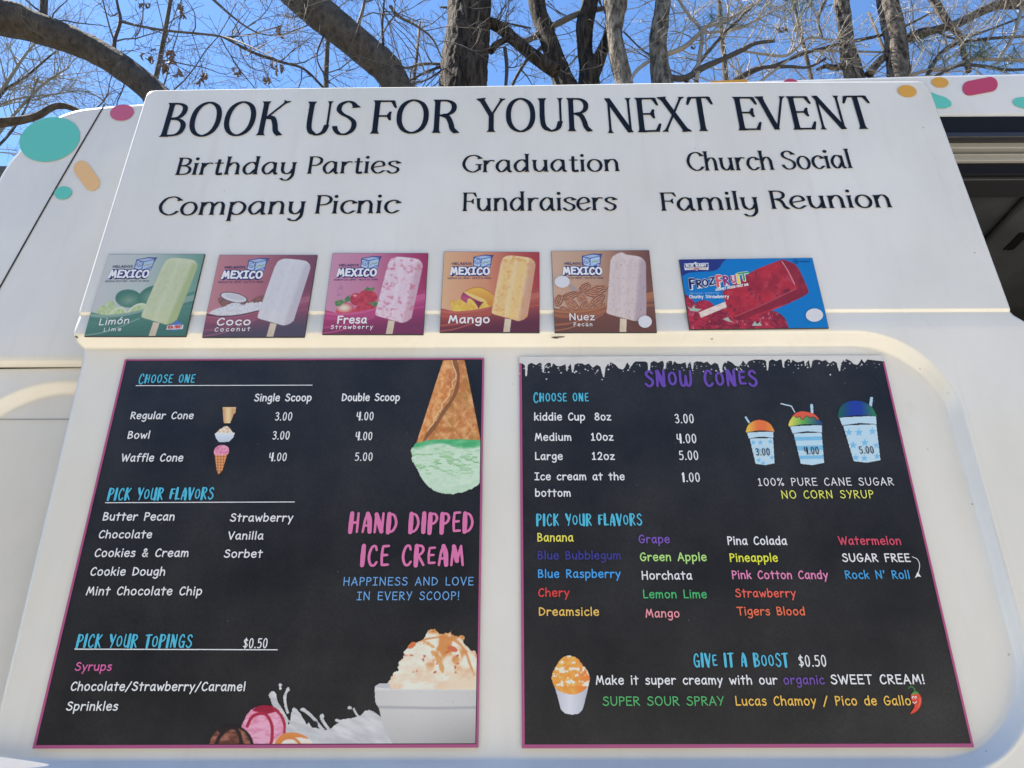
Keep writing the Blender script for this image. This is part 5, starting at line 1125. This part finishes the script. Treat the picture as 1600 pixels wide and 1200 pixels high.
p.words('logo_lettering', [(s, 'hand', a, b, yl, yr, cap, W2, 1.7, .0010, o1) for s, a, b, yl, yr, cap, col, _ in FZ] + [(s, 'hand', a, b, yl, yr, cap, col, 1.35, 0, o2) for s, a, b, yl, yr, cap, col, _ in FZ] + [('BLUE BUNNY', 'hand', 130, 326, 181, 177, 23, W2, 1.6, 0, o1)])
p.words('lettering', [('GOURMET FROZEN FRUIT BAR', 'hand', 415, 732, 414, 360, 21, W2, 1.5, 0, o1), ('100% Real Fruit - All Natural Flavor', 'hand', 165, 450, 443, 438, 13, (150, 196, 228), .9, 0, o1), ('Chunky Strawberry', 'hand', 160, 542, 484, 482, 30, W2, 1.3, 0, o1),
    ('PAREVE', 'hand', 1222, 1322, 136, 134, 13, (20, 40, 90), 1.2, 0, o1), ('O', 'hand', 1165, 1210, 150, 150, 40, (20, 40, 90), .6, 0, o1), ('U', 'hand', 1180, 1196, 140, 140, 20, (20, 40, 90), .9, 0, o1)])

# ------------------------------------------------------------------ trees behind the truck
def bark(name, c1, c2, scale=16, bump=0.8, stretch=(1, 1, 0.22), lo=.38, hi=.62):
    m = mat(name, c1, 0.9, 0.2); noise_color(m, c1, c2, scale, lo, hi, detail=9, stretch=stretch, bump=bump, bump_dist=0.05); return m
BARK_OAK = bark('grey_brown_bark', (0.046, 0.037, 0.029), (0.135, 0.113, 0.090), 22, lo=.3, hi=.78)
BARK_LICHEN = bark('lichen_bark', (0.042, 0.034, 0.027), (0.145, 0.122, 0.098), 22, stretch=(1, 1, .6), lo=.30, hi=.80)
BARK_DARK = bark('furrowed_dark_bark', (0.013, 0.010, 0.008), (0.080, 0.062, 0.047), 30, 1.0, (1, 1, .2))
BARK_PALE = bark('pale_bark', (0.05, 0.040, 0.031), (0.25, 0.215, 0.17), 24, 1.0, (1, 1, .35))
BARK_PINE = bark('pine_bark', (0.035, 0.026, 0.020), (0.21, 0.175, 0.14), 26, 1.0, (1, 1, .45))
TWIG = mat('twig_bark', (0.10, 0.087, 0.074), 0.85); TWIG_SUNLIT = mat('sunlit_twig', (0.27, 0.24, 0.20), 0.8)  # the paler twig tone has sunlight put into its bark colour
BUD = mat('budding_twig', (0.26, 0.24, 0.19), 0.8); TWIG_DARK = mat('dark_twig', (0.055, 0.047, 0.042), 0.85)
DEAD = mat('dead_leaf', (0.15, 0.095, 0.062), 0.8); noise_color(DEAD, (0.10, 0.065, 0.045), (0.21, 0.14, 0.095), 30)
NEEDLE = mat('pine_needles', (0.035, 0.065, 0.028), 0.6)

def at(px, py, Y):
    return hit_y(px, py, Y)
def rad(px_r, P):
    c = (np.asarray(P)-CAM) @ RM.T; return px_r/FPX*c[2]
def tube(mb, P, R, sides=8, mi=0, rough=0.0, seed=0, ridge=0):
    P = np.asarray(P, float); R = np.asarray(R, float); n = len(P)
    T = np.gradient(P, axis=0); T /= np.maximum(np.linalg.norm(T, axis=1), 1e-9)[:, None]
    ref = np.array([0.31, 0.9, 0.2]); V = []
    a = np.linspace(0, 2*math.pi, sides, endpoint=False)
    for i in range(n):
        s = np.cross(T[i], ref); s /= max(np.linalg.norm(s), 1e-9); b = np.cross(T[i], s)
        r = np.full(sides, R[i])
        if rough:
            r = r*(1 + rough*(2*fbm(np.cos(a)*1.3+5+i*.13, np.sin(a)*1.3+9+i*.05, seed, 3)-1))
            if ridge: r = r*(1 + ridge*(fbm(a*7+seed, np.full(sides, i*.22), seed+3, 3)-.5)*2)
        V.append(P[i] + np.outer(r*np.cos(a), s) + np.outer(r*np.sin(a), b))
    F = [(i*sides+k, i*sides+(k+1) % sides, (i+1)*sides+(k+1) % sides, (i+1)*sides+k) for i in range(n-1) for k in range(sides)]
    F.append(tuple(range((n-1)*sides, n*sides)))
    mb.add(np.vstack(V), F, mi)
def img_path(pts, Y, n=8):
    """points (px, py, radius px [, extra depth]) on a tree standing Y behind the door -> smooth 3-D path and radii"""
    Q = []
    for p in pts:
        y = Y + (p[3] if len(p) > 3 else 0); w = at(p[0], p[1], y); Q.append([*w, rad(p[2], w)])
    Q = spline(np.array(Q), n) if len(Q) > 2 else np.array([np.array(Q[0])+(np.array(Q[1])-np.array(Q[0]))*t for t in np.linspace(0, 1, 6)])
    return Q[:, :3], np.maximum(Q[:, 3], 0.0015)
def shoot(rng, p, d, L, n, bend=.28, up=.05):
    P = [np.array(p)]; d = np.array(d)/np.linalg.norm(d)
    for k in range(n):
        d = d + np.array([rng.gauss(0, bend), rng.gauss(0, bend), rng.gauss(up, bend)])*.55; d /= np.linalg.norm(d)
        P.append(P[-1] + d*L/n)
    return np.array(P)
def twigs(mb, rng, P, R, n, L, lev, rmax=.006, mi=0, tips=None, up=.06, t0=.05):
    for _ in range(n):
        k = rng.uniform(t0, 1)*(len(P)-1); i = int(min(k, len(P)-2)); p = P[i]+(P[i+1]-P[i])*(k-i)
        t = P[i+1]-P[i]; t = t/max(np.linalg.norm(t), 1e-9)
        v = np.array([rng.gauss(0, 1), rng.gauss(0, 1), rng.gauss(.25, .8)]); v -= t*(v @ t)*.8; v /= max(np.linalg.norm(v), 1e-9)
        l = L*rng.uniform(.5, 1.3); Q = shoot(rng, p, t*.7+v, l, 6, .3, up)
        r0 = min(rmax*1.15, R[i]*.6); r = np.linspace(r0, max(r0*.35, .0017), len(Q))
        tube(mb, Q, r, 4 if r0 > .004 else 3, mi)
        if tips is not None: tips.append(Q)
        if lev > 0: twigs(mb, rng, Q, r, rng.choice((2, 3, 3, 4)), L*.55, lev-1, rmax*.6, mi, tips, up, .2)
def leaf_blade(mb, rng, p, L):
    d = np.array([rng.gauss(0, .35), rng.gauss(0, .35), -1]); d /= np.linalg.norm(d)
    s = np.cross(d, [rng.gauss(0, 1), rng.gauss(0, 1), .2]); s /= np.linalg.norm(s); b = np.cross(d, s)
    prof = [(0, .02), (.15, .10), (.3, .30), (.42, .14), (.55, .34), (.68, .15), (.82, .20), (1, .01)]; V = []
    cu = rng.uniform(.15, .4)
    for t, w in prof:
        c = p + d*L*t + b*L*cu*math.sin(t*3.0)
        for k in (-1, 0, 1): V.append(c + s*L*w*k*.75 + b*L*abs(k)*w*.9)
    mb.add(V, [(3*i+j, 3*i+j+1, 3*i+j+4, 3*i+j+3) for i in range(len(prof)-1) for j in (0, 1)])
def tree(name, label, cat, base, Y, bm, trunk, limbs, twn, seed, twm=None, L=.55, lev=2, leaves=(), sides=32, rough=.12, ridge=0.03, group=None, needles=()):
    """trunk: image path (top to bottom) then straight down to base; limbs: image paths"""
    rng = random.Random(seed)
    P, R = img_path(trunk, Y)
    last = P[-1]; b = np.array([base[0], base[1], -0.05]); mid = last*.5 + b*.5; mid[0] += .04
    P = np.vstack([P, (last*2+mid)/3, mid, b]); R = np.r_[R, R[-1]*1.03, R[-1]*1.15, R[-1]*1.5]
    t = np.linspace(0, 1, len(P)); tt = np.linspace(0, 1, 90); P2 = np.stack([np.interp(tt, t, P[:, k]) for k in range(3)], 1); R2 = np.interp(tt, t, R)
    root = thing(name, (b[0], b[1], 0), label, cat, group)
    mb = MB(); tube(mb, P2, R2, sides, 0, rough, seed, ridge); trunk_o = mb.build('trunk', bm, root, smooth=True)
    paths = [(P, R)]
    for lb in limbs:
        Q, r = img_path(lb, Y); big = lb[0][2] > 5 or lb[-1][2] > 5
        m = MB(); tube(m, Q, r, 20 if big else 7, 0, .14 if big else .05, seed+len(paths), .03 if big else 0); m.build('branch', bm if big else (TWIG_DARK if len(paths) % 2 == 0 else (twm or TWIG)), root, smooth=True); paths.append((Q, r))
    mb = MB(); tips = []
    vis = [i for i, p in enumerate(P) if -160 < project(p)[1] < 175]
    for k, (Q, r) in enumerate(paths):
        if k == 0: 
            if len(vis) < 3: continue
            Q, r = Q[vis], r[vis]
        n = twn[min(k, len(twn)-1)]
        n = int(math.ceil(n*TWN))
        if n: twigs(mb, rng, Q, r, n, L, lev, .006, 0, tips)
    if mb.n: mb.build('twigs', twm or TWIG, root)
    if leaves:
        m = MB()
        for x, y, n, s in leaves:
            p = at(x, y, Y)
            tube(m, shoot(rng, p+np.array([rng.gauss(0, .02), rng.gauss(0, .02), .22]), p-(p+np.array([0, 0, .22])), .22, 4, .12, 0), np.full(5, .0016), 3)
            for _ in range(n): leaf_blade(m, rng, p+np.array([rng.gauss(0, .016), rng.gauss(0, .02), rng.gauss(0, .016)]), s*rng.uniform(.7, 1.2))
        m.build('dead_leaves', DEAD, root)
    if needles:
        m = MB()
        for x, y, n, s in needles:
            for _ in range(n):
                p = at(x+rng.gauss(0, s), y+rng.gauss(0, s*.6), Y+rng.gauss(0, .3)); ax = np.array([rng.gauss(0, 1), rng.gauss(0, 1), rng.gauss(.3, .6)]); ax /= np.linalg.norm(ax)
                tube(m, [p-ax*.10, p, p+ax*.08], [.003, .003, .002], 3)
                for q in range(26):
                    d = ax*rng.uniform(.2, 1)+np.array([rng.gauss(0, .55) for _ in range(3)]); d /= np.linalg.norm(d); o = p+ax*rng.uniform(-.10, .08)
                    w = np.cross(d, [.3, .5, .8]); w = w/np.linalg.norm(w)*.0011; e = o+d*rng.uniform(.09, .15); m.add([o-w, o+w, e], [(0, 1, 2)])
        m.build('needles', NEEDLE, root)
    return root
TWN = 0.85
GT = 'bare trees behind the truck'
tree('oak_tree', 'grey oak with a thick limb arching down behind the upper left corner of the truck', 'tree', (-1.35, 2.75), 2.7, BARK_LICHEN,
     [(-330, -60, 44), (-160, -10, 36), (0, 27, 28), (60, 43, 24), (120, 66, 20), (150, 80, 20), (200, 112, 19), (245, 150, 19), (300, 205, 19), (340, 270, 20)],
     [[(68, 40, 7), (68, 10, 6), (72, -40, 5)], [(178, 76, 3.6), (180, 60, 3), (188, 33, 2.8), (184, 10, 2.2), (178, -20, 1.8)], [(189, 33, 2.6), (215, 40, 2), (262, 48, 2), (315, 53, 1.8), (350, 58, 1.8), (385, 70, 1.3, -.2), (430, 92, 1.0, -.4)],
      [(352, 58, 1.3), (390, 54, 1), (440, 40, .8)], [(-60, 200, 9), (0, 192, 7.5), (50, 184, 6), (88, 166, 5), (120, 172, 4.4), (170, 205, 4)], [(300, 52, .7), (312, 90, .6), (320, 135, .5)], [(275, 49, .7), (262, 68, .6), (240, 72, .5)], [(345, 60, .8), (372, 105, .8), (400, 140, .7)], [(245, 0, .8), (255, 42, .7)]],
     [5, 5, 4, 9, 7, 2, 5, 3, 5, 2], 11, TWIG, .42, 2, leaves=[(228, 8, 4, .075), (214, 2, 2, .05), (278, 8, 3, .07), (288, 14, 3, .08), (257, 52, 2, .06), (236, 84, 4, .075), (240, 74, 2, .055), (268, 80, 4, .08), (262, 98, 4, .085), (280, 102, 3, .08), (319, 118, 4, .085), (375, 108, 4, .075)], group=GT)
tree('oak_tree', 'leaning oak limb mottled with pale lichen, left of the dark upright trunk', 'tree', (-0.25, 3.0), 2.95, BARK_LICHEN,
     [(330, -140, 24), (400, -70, 25), (465, -10, 26), (530, 45, 25.5), (575, 82, 25), (602, 105, 24), (618, 130, 22.5), (634, 170, 22), (645, 230, 22)],
     [[(560, 38, 3), (566, 18, 2.6), (572, -10, 2.2)], [(598, 70, 3), (597, 45, 2), (600, 0, 1.8)], [(300, -30, 3), (400, 50, 1.2), (480, 40, 1), (560, -10, .8)], [(348, 58, 1.5), (372, 70, 2), (400, 84, 2.4, .2), (440, 97, 2.2, .3), (475, 108, 2, .3), (510, 142, 2, .3)], [(610, 10, 3), (622, 25, 2.6), (650, 40, 2), (675, 60, 1.6), (690, 90, 1.2)], [(508, 50, 1.6), (495, 90, 1.3), (515, 130, 1.4)]],
     [9, 4, 6, 10, 12, 8, 5], 23, TWIG, .5, 2, leaves=[(444, 45, 3, .08), (435, 98, 4, .075), (415, 118, 3, .08), (440, 108, 2, .06)], group=GT)
tree('oak_tree', 'tall dark upright trunk with deeply furrowed bark rising behind the middle of the door', 'tree', (-0.3, 3.5), 3.5, BARK_DARK,
     [(746, -260, 29), (738, -90, 31), (734, 0, 33), (731, 55, 34), (726, 95, 35.5), (723, 134, 37), (720, 200, 38)],
     [[(690, 100, 2.2), (660, 100, 2.4), (636, 106, 1.8), (610, 104, 1)], [(692, 103, 2.4), (665, 113, 2), (640, 126, 1.6)], [(690, 110, 1.6), (668, 124, 1.4), (645, 131, 1.2)], [(763, 34, 9), (785, 46, 9.5), (810, 68, 10), (840, 92, 10), (868, 112, 11)], [(766, 80, 6), (778, 68, 5), (800, 58, 4)], [(789, 75, 3), (792, 105, 3), (790, 140, 2.6)], [(700, 12, 2), (688, 11, 1.6)], [(768, 36, 2), (790, 36, 1.6), (830, 44, 1.3)]],
     [14, 3, 3, 3, 6, 4, 2, 0, 5], 31, TWIG, .45, 2, sides=84, rough=.05, ridge=.09, group=GT)
tree('multi_stem_tree', 'clump of dark and pale stems fanning out just right of the furrowed trunk', 'tree', (0.36, 3.9), 3.8, BARK_DARK,
     [(836, -80, 13), (838, 0, 13.5), (850, 42, 13), (863, 80, 14), (876, 115, 16), (890, 160, 22), (900, 230, 26)],
     [[(925, -60, 12), (922, 0, 13), (914, 40, 14), (914, 80, 12.5), (920, 112, 15), (918, 150, 20)], [(918, 130, 15), (935, 95, 11), (948, 60, 8), (955, 30, 6)], [(950, 10, 3), (938, 14, 4), (905, 21, 4.8), (875, 35, 5), (850, 48, 5), (822, 64, 4.5), (800, 60, 4)], [(866, 46, 2.4), (845, 75, 2.8), (825, 92, 2.6), (808, 118, 2.4), (798, 140, 2.4)], [(926, 72, 1), (905, 85, 1.2), (890, 102, 1.4)]],
     [6, 5, 4, 7, 3, 2], 41, TWIG, .45, 2, group=GT)
tree('slender_tree', 'pale knotty trunk with a sawn branch stub, touching the dark clump of stems', 'tree', (0.55, 3.65), 3.55, BARK_PALE,
     [(966, -70, 20), (962, 0, 19.5), (961, 20, 16), (960, 50, 12.5), (965, 85, 13.5), (973, 118, 14), (978, 150, 15)], [[(965, 110, 6), (972, 122, 6.5), (975, 126, 5.5)], [(975, 50, 1.4), (1000, 75, 1.2), (1015, 86, 1.2)]], [9, 0, 4], 47, TWIG_SUNLIT, .5, 2, group=GT)
tree('slender_tree', 'straight pale trunk standing alone left of the tangle of branches', 'tree', (0.78, 3.6), 3.5, BARK_PALE,
     [(1040, -80, 12), (1036, 0, 12.5), (1031, 40, 13), (1028, 70, 13.5), (1031, 105, 14.5), (1036, 135, 18), (1040, 190, 20)],
     [[(984, 128, 2.4), (995, 110, 2.8), (1020, 92, 3), (1045, 84, 3.8), (1070, 73, 4), (1090, 55, 3.4), (1105, 42, 3), (1135, 32, 3), (1175, 8, 2.6), (1200, -10, 2)], [(1040, 120, 5), (1070, 122, 5), (1100, 105, 5), (1130, 92, 4), (1160, 78, 4), (1180, 68, 3), (1210, 64, 2.5)], [(1088, 128, 4), (1092, 95, 3.6), (1096, 50, 3), (1075, 22, 2.6), (1058, -5, 2.4)], [(1072, 128, 3), (1095, 95, 2.8), (1125, 60, 2.6), (1150, 35, 2.4), (1185, 0, 2)], [(1100, 52, 2), (1150, 45, 2), (1185, 30, 1.6), (1230, 5, 1.4)]],
     [8, 11, 10, 8, 11, 9], 53, TWIG_SUNLIT, .5, 2, group=GT, leaves=[(1083, 70, 2, .06), (1224, 42, 3, .08)])
tree('pine_tree', 'mottled pine trunk behind the word EVENT, thinner of the two pine trunks', 'tree', (1.55, 3.8), 3.7, BARK_PINE,
     [(1308, -80, 11), (1315, 0, 11.5), (1320, 40, 11), (1323, 70, 11.5), (1328, 95, 13.5), (1334, 118, 15), (1340, 160, 17)],
     [[(1320, 102, 6), (1304, 106, 5), (1290, 104, 3.4), (1276, 109, 2)], [(1130, 140, 1.8), (1180, 112, 1.8), (1220, 98, 2.2), (1262, 82, 2.4), (1300, 72, 2.6), (1340, 63, 2.6), (1380, 54, 2.4), (1420, 38, 2), (1470, 12, 1.6)], [(1150, 150, 2), (1195, 122, 2), (1240, 88, 2.4), (1270, 80, 2), (1330, 80, 1.8), (1390, 82, 1.4)], [(1285, 60, 1.8), (1278, 30, 2.4), (1290, 0, 2.6)], [(1150, 78, 1.6), (1190, 84, 2), (1230, 86, 2.4), (1262, 60, 2), (1300, 62, 1.6)], [(1130, 136, 3), (1180, 108, 3), (1230, 104, 2.6), (1262, 105, 2), (1290, 92, 2)]],
     [10, 2, 12, 10, 7, 8, 8], 61, TWIG_SUNLIT, .5, 2, sides=36, rough=.08, ridge=.05, needles=[(1240, 22, 10, 17), (1252, 8, 8, 13), (1190, 6, 6, 14), (1130, 30, 7, 16)], group=GT)
tree('pine_tree', 'thick pine trunk with a heavy dark limb reaching to the right edge of the photo', 'tree', (1.9, 3.75), 3.6, BARK_PINE,
     [(1380, -80, 15), (1387, 0, 16), (1395, 40, 16.5), (1401, 75, 16.5), (1404, 115, 17), (1408, 160, 18)],
     [[(1640, 2, 9), (1590, 6, 8.5), (1558, 8, 7.5), (1525, 22, 6.5), (1492, 38, 6.5), (1450, 50, 6), (1420, 60, 6)], [(1386, 86, 6), (1372, 98, 6), (1358, 116, 7)], [(1452, -12, 7), (1470, 18, 6), (1484, 40, 5.5), (1500, 58, 4.5), (1506, 85, 4), (1514, 112, 4)], [(1448, 122, 3.6), (1458, 100, 3.6), (1478, 76, 3), (1510, 65, 2.6), (1550, 60, 2.4), (1610, 56, 2.2)], [(1400, 130, 3), (1440, 112, 3), (1480, 107, 3.2), (1520, 93, 3.2), (1560, 93, 3), (1620, 94, 3)], [(1460, 120, 2.6), (1500, 102, 2.6), (1540, 104, 2.6), (1570, 109, 2.4), (1610, 108, 2)], [(1560, 92, 2.6), (1580, 62, 3), (1592, 30, 3), (1602, -10, 2.8)], [(1410, 58, 1.8), (1450, 44, 1.6), (1500, 60, 1.6), (1600, 26, 1.8)]],
     [9, 5, 2, 7, 10, 9, 6, 9, 8], 67, TWIG_SUNLIT, .5, 2, sides=40, rough=.08, ridge=.05, needles=[(1535, 72, 8, 16), (1515, 88, 7, 14), (1570, 95, 6, 14), (1440, 64, 6, 12), (1480, 100, 5, 12)], group=GT)
tree('budding_tree', 'pale budding tree with fine cream twigs at the far left under the arching limb', 'tree', (-4.6, 6.0), 5.6, BARK_OAK,
     [(-60, 60, 4), (-30, 130, 6), (-10, 200, 8), (-20, 300, 10), (-40, 420, 13)],
     [[(-30, 190, 4), (10, 130, 3), (40, 85, 2), (60, 62, 1.4)], [(-30, 220, 4), (0, 150, 2.4), (40, 120, 2), (85, 82, 1.4), (100, 75, 1)], [(-20, 230, 3), (30, 170, 2.4), (70, 130, 2), (108, 105, 1.2)], [(-40, 260, 3), (10, 215, 2), (40, 170, 1.6), (60, 120, 1.2)], [(-30, 180, 2), (20, 156, 1.6), (80, 148, 1.3), (130, 142, 1), (165, 158, .8)]],
     [6, 24, 24, 24, 20, 18], 71, BUD, .8, 2, group=GT)
# a thinner wood further back fills the gaps with fine branches
def far_tree(x, y, h, seed, label):
    rng = random.Random(seed); root = thing('bare_tree', (x, y, 0), label, 'tree', 'far bare trees'); P = shoot(rng, (x, y, -.05), (0, 0, 1), h, 12, .05, .05); R = np.linspace(.085, .02, 13)
    m = MB(); tube(m, P, R, 10, 0, .1, seed); m.build('trunk', BARK_OAK, root, smooth=True)
    m = MB(); tips = []
    lo = .35
    for k in range(13):
        i = rng.randint(4, 11); a = rng.uniform(0, 2*math.pi); Q = shoot(rng, P[i], (math.cos(a), math.sin(a), rng.uniform(.5, 1.2)), rng.uniform(1.2, 2.6), 8, .16, .06); r = np.linspace(R[i]*.32, .004, 9)
        tube(m, Q, r, 5); twigs(m, rng, Q, r, 5, .8, 2, .005)
    m.build('branches', TWIG, root)
for k, (px, Y, s, lab) in enumerate([(300, 6.0, 81, 'thin bare tree far behind the left third of the door'), (520, 5.5, 82, 'thin bare tree far behind the leaning oak limb'), (660, 6.5, 83, 'thin bare tree far behind, left of the furrowed trunk'), (1110, 6.0, 84, 'thin bare tree far behind the straight pale trunk'), (1250, 7.0, 85, 'thin bare tree far behind, left of the thinner pine'), (1480, 6.5, 86, 'thin bare tree far behind, right of the thick pine')]):
    p = at(px, 150, Y); far_tree(p[0], Y, p[2]+2.6, s, lab)

# unseen wood added behind the camera: it shades the low sky and mirrors in the paint
rng = random.Random(5); m = MB()
for k in range(46):
    x = -26 + k*1.15 + rng.uniform(-.5, .5); y = -13.5 + rng.uniform(-2, 2); h = rng.uniform(6.4, 9.0)
    tube(m, [(x, y, -.05), (x, y, h*.5), (x, y, h*.95)], [.2, .14, .04], 6, 1)
    for q in range(520):
        z = rng.uniform(.6, h); rr = (1.7*(1-z/h)**.6+.25)*rng.uniform(.3, 1); a = rng.uniform(0, 6.283)
        c = np.array([x+rr*math.cos(a), y+rr*math.sin(a), z]); s = rng.uniform(.22, .5); V = [c+np.array([rng.gauss(0, s), rng.gauss(0, s), rng.gauss(0, s*.6)]) for _ in range(3)]; m.add(V, [(0, 1, 2)], 0)
wood_leaf = mat('wood_foliage', (0.055, 0.058, 0.034), 0.8); noise_color(wood_leaf, (0.030, 0.040, 0.018), (0.10, 0.085, 0.055), 1.2)
tag(m.build('unseen_woodland', [wood_leaf, BARK_OAK]), kind='stuff')
